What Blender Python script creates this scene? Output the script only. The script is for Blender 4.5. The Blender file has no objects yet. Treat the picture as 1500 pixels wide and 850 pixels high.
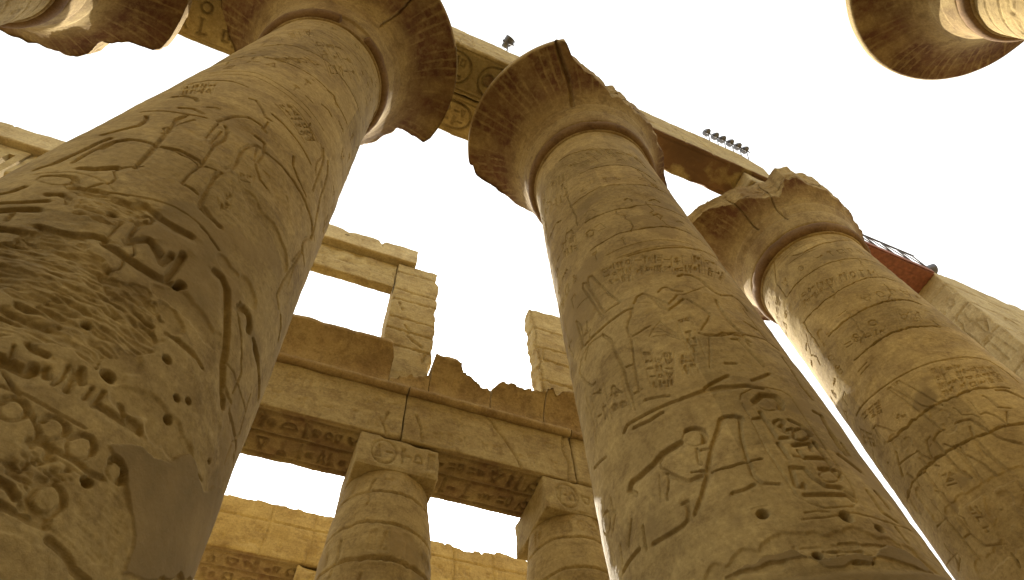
import bpy, math, random
import numpy as np
from mathutils import Matrix, Vector

# ------------------------------------------------------------------ camera, sky, sun, exposure
sc = bpy.context.scene
COL = sc.collection
rad = math.radians
GZ = -1.6                      # ground level: the camera stands at the origin, 1.6 m above the sand

PITCH, ROLL, YAW, FPX = 1.05412, -0.102724, 0.499646, 994.036
def camera_axes():
    cp, sp, cy, sy = math.cos(PITCH), math.sin(PITCH), math.cos(YAW), math.sin(YAW)
    fw = Vector((sy*cp, cy*cp, sp)); r0 = Vector((cy, -sy, 0)); u0 = r0.cross(fw)
    r = r0*math.cos(ROLL) + u0*math.sin(ROLL)
    u = -r0*math.sin(ROLL) + u0*math.cos(ROLL)
    return r, u, fw
_r, _u, _f = camera_axes()
cd = bpy.data.cameras.new('camera'); cam = bpy.data.objects.new('camera', cd); COL.objects.link(cam)
cam.matrix_world = Matrix(((_r.x, _u.x, -_f.x, 0), (_r.y, _u.y, -_f.y, 0), (_r.z, _u.z, -_f.z, 0), (0, 0, 0, 1)))
cd.sensor_width = 36; cd.lens = 36*FPX/1500; cd.clip_start = .05; cd.clip_end = 3000
sc.camera = cam

SUN_EL, SUN_AZ = rad(41), rad(17.5)          # azimuth from +Y towards +X: behind the columns
w = bpy.data.worlds.new('World'); sc.world = w; w.use_nodes = True
nt = w.node_tree; bg = nt.nodes['Background']
sky = nt.nodes.new('ShaderNodeTexSky'); sky.sky_type = 'NISHITA'; sky.sun_disc = False
sky.sun_elevation = SUN_EL; sky.sun_rotation = SUN_AZ
sky.air_density = 1.0; sky.dust_density = 6.0; sky.ozone_density = .4
hs = nt.nodes.new('ShaderNodeHueSaturation'); hs.inputs['Saturation'].default_value = .12   # milky haze-white sky
hz = nt.nodes.new('ShaderNodeMixRGB'); hz.inputs[0].default_value = .55; hz.inputs[2].default_value = (7.4, 7.5, 7.3, 1)   # even dust haze over the sky
nt.links.new(sky.outputs[0], hs.inputs['Color']); nt.links.new(hs.outputs[0], hz.inputs[1]); nt.links.new(hz.outputs[0], bg.inputs[0])
bg.inputs[1].default_value = .11
sd = bpy.data.lights.new('sun', 'SUN'); sd.energy = 4.5; sd.angle = rad(.6); sd.color = (1, .93, .8)
sun = bpy.data.objects.new('sun', sd); COL.objects.link(sun)
sdir = Vector((math.sin(SUN_AZ)*math.cos(SUN_EL), math.cos(SUN_AZ)*math.cos(SUN_EL), math.sin(SUN_EL)))
sun.rotation_euler = sdir.to_track_quat('Z', 'Y').to_euler(); sun.location = (0, 0, 60)
sc.view_settings.view_transform = 'Standard'; sc.view_settings.look = 'None'
sc.view_settings.gamma = 1; sc.view_settings.use_curve_mapping = False
sc.view_settings.exposure = 1.45
sc.render.engine = 'CYCLES'
sc.cycles.max_bounces = 8; sc.cycles.diffuse_bounces = 5

def rngf(seed): return np.random.default_rng(abs(int(seed)))
# ------------------------------------------------------------------ noise
def _hash(i, j, k, s):
    h = (i*374761393 + j*668265263 + k*2147483647 + s*1274126177) & 0xFFFFFFFF
    h = ((h ^ (h >> 13))*1274126177) & 0xFFFFFFFF
    h = h ^ (h >> 16)
    return (h & 0xFFFF)/32768.0 - 1.0
def noise3(P, scale, seed=0):
    Q = np.asarray(P, float)/scale; I = np.floor(Q).astype(np.int64); F = Q - I; F = F*F*(3 - 2*F)
    out = 0
    for a in (0, 1):
        for b in (0, 1):
            for c in (0, 1):
                wgt = (F[..., 0] if a else 1-F[..., 0])*(F[..., 1] if b else 1-F[..., 1])*(F[..., 2] if c else 1-F[..., 2])
                out = out + wgt*_hash(I[..., 0]+a, I[..., 1]+b, I[..., 2]+c, seed)
    return out
def fbm(P, scale, seed=0, oct=3):
    o = 0; amp = 1.0
    for k in range(oct):
        o = o + amp*noise3(P, scale/2**k, seed+17*k); amp *= .5
    return o
def noise2(U, V, scale, seed=0, oct=3):
    return fbm(np.stack([U, V, np.zeros_like(U)], -1), scale, seed, oct)

# ------------------------------------------------------------------ mesh helpers
def raw_mesh(name, V, quads, tris=None, smooth=True, attrs=None):
    me = bpy.data.meshes.new(name)
    V = np.asarray(V, np.float32).reshape(-1, 3); quads = np.asarray(quads, np.int32).reshape(-1, 4)
    tris = np.zeros((0, 3), np.int32) if tris is None else np.asarray(tris, np.int32).reshape(-1, 3)
    nq, ntr = len(quads), len(tris)
    me.vertices.add(len(V)); me.vertices.foreach_set('co', V.ravel())
    me.loops.add(nq*4 + ntr*3)
    me.loops.foreach_set('vertex_index', np.concatenate([quads.ravel(), tris.ravel()]))
    me.polygons.add(nq + ntr)
    me.polygons.foreach_set('loop_start', np.concatenate([np.arange(nq)*4, nq*4 + np.arange(ntr)*3]).astype(np.int32))
    me.polygons.foreach_set('use_smooth', np.full(nq+ntr, smooth, bool))
    me.update(calc_edges=True); me.validate()
    for k, a in (attrs or {}).items():
        at = me.attributes.new(k, 'FLOAT', 'POINT'); at.data.foreach_set('value', np.asarray(a, np.float32).ravel())
    return me
def link(name, me, mat, parent=None, loc=(0, 0, 0), rotz=0):
    o = bpy.data.objects.new(name, me); COL.objects.link(o)
    if mat and not me.materials: me.materials.append(mat)
    o.parent = parent; o.location = loc; o.rotation_euler = (0, 0, rotz)
    return o
def tag(o, label=None, cat=None, group=None, kind=None):
    if label: o['label'] = label
    if cat: o['category'] = cat
    if group: o['group'] = group
    if kind or cat: o['kind'] = kind or 'thing'
    return o
def thing(name, label, cat, loc=(0, 0, 0), rotz=0, group=None):
    o = bpy.data.objects.new(name, None); COL.objects.link(o)
    o.location = loc; o.rotation_euler = (0, 0, rotz); o.empty_display_size = .3
    return tag(o, label, cat, group)
def copy_thing(o, parent=None):
    c = o.copy(); COL.objects.link(c); c.parent = parent
    for ch in list(o.children): copy_thing(ch, c)
    return c
def grid_quads(n, m, closed):
    """n rows (profile) by m columns (around)"""
    i = np.arange(n-1)[:, None]; j = np.arange(m if closed else m-1)[None, :]
    jn = (j+1) % m
    return np.stack([i*m+j, i*m+jn, (i+1)*m+jn, (i+1)*m+j], -1).reshape(-1, 4)
def lathe(name, prof, seg=32, smooth=True):
    """closed solid of revolution from (r, z) pairs, poles capped"""
    th = np.linspace(0, 2*np.pi, seg, endpoint=False); V = []
    for r, z in prof: V.append(np.stack([r*np.cos(th), r*np.sin(th), np.full(seg, z)], -1))
    V = np.concatenate(V); n = len(prof); q = grid_quads(n, seg, True)
    k = len(V); V = np.concatenate([V, [[0, 0, prof[0][1]], [0, 0, prof[-1][1]]]])
    j = np.arange(seg); jn = (j+1) % seg
    t = np.concatenate([np.stack([np.full(seg, k), jn, j], -1), np.stack([np.full(seg, k+1), (n-1)*seg+j, (n-1)*seg+jn], -1)])
    return raw_mesh(name, V, q, t, smooth)
def tube(pts, r, seg=8):
    pts = [Vector(p) for p in pts]; V = []; q = []; t = []
    for i, p in enumerate(pts):
        d = (pts[min(i+1, len(pts)-1)] - pts[max(i-1, 0)]).normalized()
        a = d.cross(Vector((0, 0, 1))); a = a.normalized() if a.length > 1e-4 else Vector((1, 0, 0)); b = d.cross(a)
        for s in range(seg):
            an = 2*math.pi*s/seg; V.append(p + (a*math.cos(an) + b*math.sin(an))*r)
    for i in range(len(pts)-1):
        for s in range(seg): q.append((i*seg+s, i*seg+(s+1) % seg, (i+1)*seg+(s+1) % seg, (i+1)*seg+s))
    n = len(V); V += [pts[0], pts[-1]]
    for s in range(seg):
        t.append((n, (s+1) % seg, s)); e = (len(pts)-1)*seg; t.append((n+1, e+s, e+(s+1) % seg))
    return np.array([tuple(v) for v in V]), np.array(q), np.array(t)
def merge(parts):
    V = []; Q = []; T = []; k = 0
    for v, q, t in parts:
        V.append(v); Q.append(np.asarray(q).reshape(-1, 4)+k); T.append(np.asarray(t).reshape(-1, 3)+k); k += len(v)
    return np.concatenate(V), np.concatenate(Q), np.concatenate(T)
def tubes(name, lines, r, seg=8):
    return raw_mesh(name, *merge([tube(l, r, seg) for l in lines]))

# ------------------------------------------------------------------ carved relief (height maps that become real depth)
KIND = dict(s=(.0105, .016), k=(.012, .045), j=(.016, .045), J=(.024, .065), g=(.0155, .032), G=(.021, .042), D=(.034, .06), m=(.08, .022), o=(.017, .035), O=(.028, .06))
class Relief:
    def __init__(s, u0, u1, v0, v1, dx):
        s.u0, s.v0, s.dx = u0, v0, dx
        s.n, s.m = int((u1-u0)/dx)+2, int((v1-v0)/dx)+2
        s.h = np.zeros((s.n, s.m), np.float32); s.far = None
    def stroke(s, pts, kind='g', ws=1.0, dsc=1.0, seed=0):
        hw, dep = KIND[kind]; f_ = s.far(pts) if s.far else 1; hw *= ws*f_; dep *= dsc*f_
        pts = np.asarray(pts, float)
        if kind in 'kjJm':                       # broken natural line: subdivide and jitter
            out = [pts[0]]
            for a, b in zip(pts[:-1], pts[1:]):
                k = max(1, int(np.hypot(*(b-a))/.07))
                for t in range(1, k+1): out.append(a+(b-a)*t/k)
            pts = np.array(out); rng = rngf(int(abs(pts.sum())*1000) % 99991 + seed)
            pts = pts + rng.normal(0, .010 if kind != 'm' else .03, pts.shape)
        if len(pts) == 1: pts = np.vstack([pts, pts])
        fl = kind in 'gGD'; mg = 3.5 if fl else 1.8; rng = rngf(len(pts))
        for a, b in zip(pts[:-1], pts[1:]):
            h2 = hw*(1 if kind not in 'kjJm' else rng.uniform(.55, 1.35))
            i0 = int((min(a[0], b[0])-h2*mg-s.u0)/s.dx); i1 = int((max(a[0], b[0])+h2*mg-s.u0)/s.dx)+2
            j0 = int((min(a[1], b[1])-h2*mg-s.v0)/s.dx); j1 = int((max(a[1], b[1])+h2*mg-s.v0)/s.dx)+2
            i0, j0, i1, j1 = max(i0, 0), max(j0, 0), min(i1, s.n), min(j1, s.m)
            if i1 <= i0 or j1 <= j0: continue
            U = s.u0 + np.arange(i0, i1)[:, None]*s.dx; W = s.v0 + np.arange(j0, j1)[None, :]*s.dx
            d = b-a; L = d@d + 1e-12
            t = np.clip(((U-a[0])*d[0]+(W-a[1])*d[1])/L, 0, 1)
            dist = np.hypot(U-a[0]-t*d[0], W-a[1]-t*d[1])
            hh = max(h2, s.dx*1.2)
            x = np.clip((hh*1.2-dist)/max(hh*.4, s.dx*.9), 0, 1)
            x = x*x*(3-2*x)
            if fl:                               # sunk relief: one edge cut sharp, the other eased into the figure
                sd_ = ((W-a[1])*d[0]-(U-a[0])*d[1])/math.sqrt(L)
                y = np.clip(1-dist/(h2*3.2), 0, 1)*np.clip(-sd_/h2*2, 0, 1)
                x = np.maximum(x, .38*y)
            s.h[i0:i1, j0:j1] = np.minimum(s.h[i0:i1, j0:j1], -dep*x)
    def hole(s, u, v, r, dep=.12):
        i0, i1 = max(int((u-r*1.5-s.u0)/s.dx), 0), min(int((u+r*1.5-s.u0)/s.dx)+2, s.n)
        j0, j1 = max(int((v-r*1.5-s.v0)/s.dx), 0), min(int((v+r*1.5-s.v0)/s.dx)+2, s.m)
        if i1 <= i0 or j1 <= j0: return
        U = s.u0 + np.arange(i0, i1)[:, None]*s.dx; W = s.v0 + np.arange(j0, j1)[None, :]*s.dx
        x = np.clip((r*1.2-np.hypot(U-u, W-v))/(r*.5), 0, 1)
        s.h[i0:i1, j0:j1] = np.minimum(s.h[i0:i1, j0:j1], -dep*x)
    def grids(s):
        return np.meshgrid(s.u0+np.arange(s.n)*s.dx, s.v0+np.arange(s.m)*s.dx, indexing='ij')
    def sample(s, U, V, A=None):
        A = s.h if A is None else A
        x = np.clip((U-s.u0)/s.dx, 0, s.n-1.001); y = np.clip((V-s.v0)/s.dx, 0, s.m-1.001)
        i = x.astype(int); j = y.astype(int); fx = x-i; fy = y-j
        return (A[i, j]*(1-fx)*(1-fy)+A[i+1, j]*fx*(1-fy)+A[i, j+1]*(1-fx)*fy+A[i+1, j+1]*fx*fy)
    def low(s, fn, step=.035):
        """a slow field worked out on a coarse grid and interpolated"""
        n, m = int((s.n-1)*s.dx/step)+3, int((s.m-1)*s.dx/step)+3
        U, V = np.meshgrid(s.u0+np.arange(n)*step, s.v0+np.arange(m)*step, indexing='ij')
        A = fn(U, V).astype(np.float32)
        x = np.arange(s.n)*s.dx/step; y = np.arange(s.m)*s.dx/step
        i = x.astype(int); j = y.astype(int); fx = (x-i)[:, None].astype(np.float32); fy = (y-j)[None, :].astype(np.float32)
        B = A[i]*(1-fx)+A[i+1]*fx
        return B[:, j]*(1-fy)+B[:, j+1]*fy
    def glyph(s, rng, f, kind, ws, dep=1.0):
        """one hieroglyph-like sign; f maps the unit square to (u, v)"""
        C = lambda cx, cy, rx, ry, a=0, b=6.2832, n=11: [(cx+rx*math.cos(a+(b-a)*i/(n-1)), cy+ry*math.sin(a+(b-a)*i/(n-1))) for i in range(n)]
        G = [
            [[(.45, .05), (.45, .6), (.38, .9), (.55, .98), (.62, .7), (.45, .55)]],                                   # reed leaf
            [C(.5, .75, .16, .2), [(.5, .55), (.5, .05)], [(.2, .48), (.8, .48)]],                                   # looped cross
            [[(.05, .5), (.18, .65), (.32, .4), (.46, .65), (.6, .4), (.74, .65), (.9, .42)]],                        # water
            [C(.5, .5, .3, .32)],                                                                                    # disc
            [[(.15, .15), (.3, .3), (.3, .6), (.45, .85), (.6, .8), (.55, .6), (.8, .35), (.95, .2), (.55, .3), (.35, .25)], [(.45, .3), (.45, .05), (.6, .05)]],  # bird
            [C(.5, .5, .42, .2), C(.5, .5, .1, .14)],                                                                # eye
            [C(.5, .3, .35, .42, 0, 3.1416), [(.15, .3), (.85, .3)]],                                                # loaf
            [[(.1, .3), (.25, .55), (.45, .6), (.55, .4), (.75, .4), (.95, .6)], [(.1, .3), (.3, .3)]],              # snake
            [C(.5, .65, .42, .35, 3.1416, 6.2832), [(.08, .65), (.92, .65)]],                                        # basket
            [[(.15, .2), (.15, .8), (.85, .8), (.85, .2)], [(.15, .2), (.4, .2)], [(.6, .2), (.85, .2)]],            # house
            [[(.5, .05), (.5, .75)], [(.3, .75), (.7, .75)], [(.3, .85), (.7, .85)], [(.3, .95), (.7, .95)]],        # pillar
            [[(.4, .05), (.4, .85), (.25, .95), (.7, .85)], [(.4, .05), (.3, .0)], [(.4, .05), (.5, .0)]],           # sceptre
            [C(.45, .8, .13, .14), [(.45, .66), (.3, .4), (.35, .1), (.75, .1), (.7, .35), (.5, .4)], [(.45, .6), (.8, .6)]],  # seated figure
            [[(.1, .5), (.9, .5)]], [[(.1, .35), (.9, .35)], [(.1, .65), (.9, .65)]],
            [[(.25, .1), (.25, .9)], [(.5, .1), (.5, .9)], [(.75, .1), (.75, .9)]],
            [[(.1, .6), (.6, .6), (.7, .75), (.85, .7), (.75, .5), (.6, .55)]],                                      # arm
            [[(.2, .15), (.8, .15), (.5, .85), (.2, .15)]],
            [C(.5, .55, .28, .22), [(.5, .33), (.5, .05)], [(.25, .7), (.1, .9)], [(.75, .7), (.9, .9)]],            # beetle
            [[(.2, .1), (.2, .85), (.75, .85), (.75, .6)]],
        ]
        for st in G[rng.integers(len(G))]:
            s.stroke([f(x, y) for x, y in st], kind, ws, dep)
    def text(s, quad, cols, rows, seed, kind='g', ws=.6, fill=.9, lines=True, dep=1.0):
        q = [np.array(p, float) for p in quad]; rng = rngf(abs(seed))
        B = lambda x, y: (q[0]*(1-x)+q[1]*x)*(1-y) + (q[3]*(1-x)+q[2]*x)*y     # y runs from the q0-q1 edge down
        for c in range(cols):
            for r in range(rows):
                if rng.random() > fill: continue
                two = rng.random() < .4
                for k in range(2 if two else 1):
                    x0, x1 = (c+.1)/cols, (c+.9)/cols
                    if two: xm = (x0+x1)/2; x0, x1 = (x0, xm-.03/cols) if k == 0 else (xm+.03/cols, x1)
                    y0, y1 = (r+.08)/rows, (r+.92)/rows
                    s.glyph(rng, lambda gx, gy: B(x0+(x1-x0)*gx, y1+(y0-y1)*gy), kind, ws, dep)
        if lines:
            for c in range(cols+1): s.stroke([B(c/cols, 0), B(c/cols, 1)], 's', .8, .7)

def rough_box(name, lo, hi, res=.12, seed=0, amp=.012, rnd=.03, chip=.0, reliefs=(), warp=None, attrs=None):
    """stone block: subdivided box with worn edges. reliefs: (axis, side, Relief) carve a face (u, v = the two other axes in order)."""
    lo = np.array(lo, float); hi = np.array(hi, float); n = np.maximum(np.ceil((hi-lo)/np.asarray(res)).astype(int), 2)
    ax = [np.linspace(lo[k], hi[k], n[k]+1) for k in range(3)]
    V = []; Q = []; k = 0
    for a in range(3):
        b, c = (a+1) % 3, (a+2) % 3
        Bm, Cm = np.meshgrid(np.arange(n[b]+1), np.arange(n[c]+1), indexing='ij')
        for side in (0, 1):
            I = np.empty(Bm.shape+(3,), np.int64); I[..., a] = n[a]*side; I[..., b] = Bm; I[..., c] = Cm
            q = grid_quads(n[b]+1, n[c]+1, False)
            if side == 0: q = q[:, ::-1]
            V.append(I.reshape(-1, 3)); Q.append(q[:, ::-1][:, ::-1]+k if False else q+k); k += Bm.size
    I = np.concatenate(V); Q = np.concatenate(Q)
    key = (I[:, 0]*(n[1]+1)+I[:, 1])*(n[2]+1)+I[:, 2]
    _, first, inv = np.unique(key, return_index=True, return_inverse=True)
    I = I[first]; Q = inv[Q]
    P = np.stack([ax[d][I[:, d]] for d in range(3)], -1); P0 = P.copy()
    nz = np.array([seed*3.17, seed*7.31, seed*1.93])
    # worn edges: clamp to an inset box and push out by a varying radius
    rr = rnd*(1+.8*noise3(P0+nz, .35, seed)+.5*noise3(P0+nz, .12, seed+1))
    if chip: rr = rr + chip*np.clip(fbm(P0+nz, .8, seed+5, 3)-.25, 0, 1)*2
    rr = np.clip(rr, .004, (hi-lo).min()*.35)[:, None]
    C = np.clip(P0, lo+rr, hi-rr); D = P0-C; L = np.linalg.norm(D, axis=1, keepdims=True)
    P = np.where(L > 1e-6, C+D/np.maximum(L, 1e-6)*rr, P0)
    Nrm = D/np.maximum(L, 1e-6)
    P = P + Nrm*(amp*fbm(P0+nz, .5, seed+9, 4))[:, None]
    for a, side, R in reliefs:
        on = I[:, a] == n[a]*side
        b, c = [x for x in range(3) if x != a]
        h = R.sample(P0[on][:, b], P0[on][:, c])
        P[on, a] += h*(1 if side else -1)
    if warp is not None: P = warp(P, P0)
    at = {k: f(P0, I, n) for k, f in (attrs or {}).items()}
    return raw_mesh(name, P, Q, attrs=at)

# ------------------------------------------------------------------ materials
def N(t, typ, **kw):
    n = t.nodes.new(typ)
    for k, v in kw.items(): setattr(n, k, v)
    return n
def stone(name, light, mid, dark, scale=1.0, plaster=(.215, .155, .066), paint=(.20, .075, .045), bump=.8, stain=.5, rough=.92):
    m = bpy.data.materials.new(name); m.use_nodes = True; t = m.node_tree; L = t.links.new
    b = t.nodes['Principled BSDF']; b.inputs['Roughness'].default_value = rough
    b.inputs['Specular IOR Level'].default_value = .15
    tc = N(t, 'ShaderNodeTexCoord'); oi = N(t, 'ShaderNodeObjectInfo')
    off = N(t, 'ShaderNodeVectorMath', operation='SCALE'); 
    cx = N(t, 'ShaderNodeCombineXYZ'); cx.inputs[0].default_value = 37; cx.inputs[1].default_value = 91; cx.inputs[2].default_value = 53
    L(cx.outputs[0], off.inputs[0]); L(oi.outputs['Random'], off.inputs['Scale'])
    add = N(t, 'ShaderNodeVectorMath', operation='ADD'); L(tc.outputs['Object'], add.inputs[0]); L(off.outputs[0], add.inputs[1])
    V = add.outputs[0]
    def noise(s, det=6, rg=.6, dist=0, vec=V):
        n = N(t, 'ShaderNodeTexNoise'); n.inputs['Scale'].default_value = s*scale; n.inputs['Detail'].default_value = det
        n.inputs['Roughness'].default_value = rg; n.inputs['Distortion'].default_value = dist; L(vec, n.inputs['Vector']); return n.outputs['Fac']
    def ramp(fac, a, bb, ca=(0, 0, 0, 1), cb=(1, 1, 1, 1)):
        r = N(t, 'ShaderNodeValToRGB'); r.color_ramp.elements[0].position = a; r.color_ramp.elements[1].position = bb
        r.color_ramp.elements[0].color = ca; r.color_ramp.elements[1].color = cb; L(fac, r.inputs[0]); return r.outputs[0]
    def mix(fac, a, bb, typ='MIX'):
        x = N(t, 'ShaderNodeMixRGB', blend_type=typ)
        for s_, v in ((0, fac), (1, a), (2, bb)):
            if isinstance(v, (int, float)): x.inputs[s_].default_value = v
            elif isinstance(v, tuple): x.inputs[s_].default_value = v if len(v) == 4 else (*v, 1)
            else: L(v, x.inputs[s_])
        return x.outputs[0]
    def attr(nm):
        a = N(t, 'ShaderNodeAttribute', attribute_name=nm); return a.outputs['Fac']
    c = mix(ramp(noise(.6, 6, .6, .8), .40, .58), mid, light)
    c = mix(ramp(noise(2.1, 9, .72, .5), .47, .66), c, mix(.62, c, dark))
    c = mix(ramp(noise(5.5, 9, .75, .3), .56, .70), c, mix(.5, c, dark))
    c = mix(ramp(noise(3.3, 8, .7, .2), .60, .74), c, mix(.55, c, tuple(min(1, x*1.35) for x in light)))
    # vertical water streaks and soot-coloured weathering
    mp = N(t, 'ShaderNodeMapping'); mp.inputs['Scale'].default_value = (2.2, 2.2, .22); L(V, mp.inputs[0])
    st = ramp(noise(1.3, 6, .65, .3, mp.outputs[0]), .54, .74)
    sm = N(t, 'ShaderNodeMath', operation='MULTIPLY'); L(st, sm.inputs[0]); sm.inputs[1].default_value = stain
    c = mix(sm.outputs[0], c, mix(.6, c, dark))
    # horizontal bedding of the sandstone
    mb = N(t, 'ShaderNodeMapping'); mb.inputs['Scale'].default_value = (.5, .5, 7); L(V, mb.inputs[0])
    c = mix(.55, c, ramp(noise(1.5, 4, .6, .3, mb.outputs[0]), .3, .7, (.80, .77, .72, 1), (1.12, 1.12, 1.08, 1)), 'MULTIPLY')
    c = mix(.8, c, ramp(noise(16, 6, .75), .25, .75, (.60, .57, .52, 1), (1.32, 1.32, 1.3, 1)), 'MULTIPLY')
    pl = mix(ramp(noise(1.1, 7, .65), .38, .62), tuple(x*.82 for x in plaster), tuple(x*1.2 for x in plaster))
    c = mix(attr('patch'), c, pl)
    pm = N(t, 'ShaderNodeMath', operation='MULTIPLY'); L(attr('paint'), pm.inputs[0]); L(ramp(noise(5, 8, .7), .33, .6, (.35, .35, .35, 1)), pm.inputs[1])
    c = mix(pm.outputs[0], c, mix(ramp(noise(.9, 4), .35, .65), paint, tuple(x*.72 for x in paint)))
    tm = N(t, 'ShaderNodeMath', operation='MULTIPLY_ADD'); L(attr('tone'), tm.inputs[0]); tm.inputs[1].default_value = .14; tm.inputs[2].default_value = 1
    c = mix(1.0, c, tm.outputs[0], 'MULTIPLY')          # each drum block has its own tone
    L(c, b.inputs['Base Color'])
    bp = N(t, 'ShaderNodeBump'); bp.inputs['Strength'].default_value = bump; bp.inputs['Distance'].default_value = .012
    hsum = N(t, 'ShaderNodeMath', operation='ADD'); L(noise(14, 8, .7), hsum.inputs[0])
    h2 = N(t, 'ShaderNodeMath', operation='MULTIPLY'); L(noise(60, 4, .7), h2.inputs[0]); h2.inputs[1].default_value = .35
    L(h2.outputs[0], hsum.inputs[1])
    h3 = N(t, 'ShaderNodeMath', operation='ADD'); L(hsum.outputs[0], h3.inputs[0])
    vo = N(t, 'ShaderNodeTexVoronoi'); vo.inputs['Scale'].default_value = 9*scale; L(V, vo.inputs['Vector'])
    pit = ramp(vo.outputs['Distance'], .05, .22, (-.7, -.7, -.7, 1), (0, 0, 0, 1)); L(pit, h3.inputs[1])
    L(h3.outputs[0], bp.inputs['Height']); L(bp.outputs[0], b.inputs['Normal'])
    return m
def plain(name, col, rough=.6, metal=0.0, var=.15):
    m = bpy.data.materials.new(name); m.use_nodes = True; t = m.node_tree; b = t.nodes['Principled BSDF']
    n = N(t, 'ShaderNodeTexNoise'); n.inputs['Scale'].default_value = 7; n.inputs['Detail'].default_value = 6
    r = N(t, 'ShaderNodeValToRGB'); r.color_ramp.elements[0].position = .3; r.color_ramp.elements[1].position = .7
    r.color_ramp.elements[0].color = (*[c*(1-var) for c in col], 1); r.color_ramp.elements[1].color = (*[c*(1+var) for c in col], 1)
    tc = N(t, 'ShaderNodeTexCoord'); t.links.new(tc.outputs['Object'], n.inputs['Vector'])
    t.links.new(n.outputs['Fac'], r.inputs[0]); t.links.new(r.outputs[0], b.inputs['Base Color'])
    b.inputs['Roughness'].default_value = rough; b.inputs['Metallic'].default_value = metal
    return m

M_SHAFT = stone('sandstone_column', (.42, .320, .140), (.33, .245, .102), (.185, .124, .052), plaster=(.265, .19, .08))
M_CAP = stone('painted_capital', (.365, .275, .122), (.275, .192, .082), (.135, .08, .036), paint=(.135, .062, .033))
M_RING = stone('red_neck_ring', (.22, .14, .064), (.18, .108, .05), (.10, .056, .028))
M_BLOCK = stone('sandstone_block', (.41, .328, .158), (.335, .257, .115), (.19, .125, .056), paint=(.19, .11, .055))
M_DARK = stone('weathered_cornice', (.39, .29, .135), (.30, .21, .095), (.16, .10, .045), plaster=(.3, .21, .09))
M_PALE = stone('pale_sandstone', (.45, .365, .195), (.38, .30, .15), (.25, .178, .085))
M_SAND = stone('sand', (.24, .19, .11), (.20, .155, .088), (.15, .11, .06), scale=.6, stain=0)
M_RED = plain('red_timber', (.21, .072, .034), .75, 0, .3)
M_IRON = plain('dark_iron', (.06, .05, .045), .55, .4)
M_LAMP = plain('grey_lamp_metal', (.10, .10, .11), .45, .5)
M_GLASS = plain('lamp_glass', (.55, .56, .58), .12)

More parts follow.
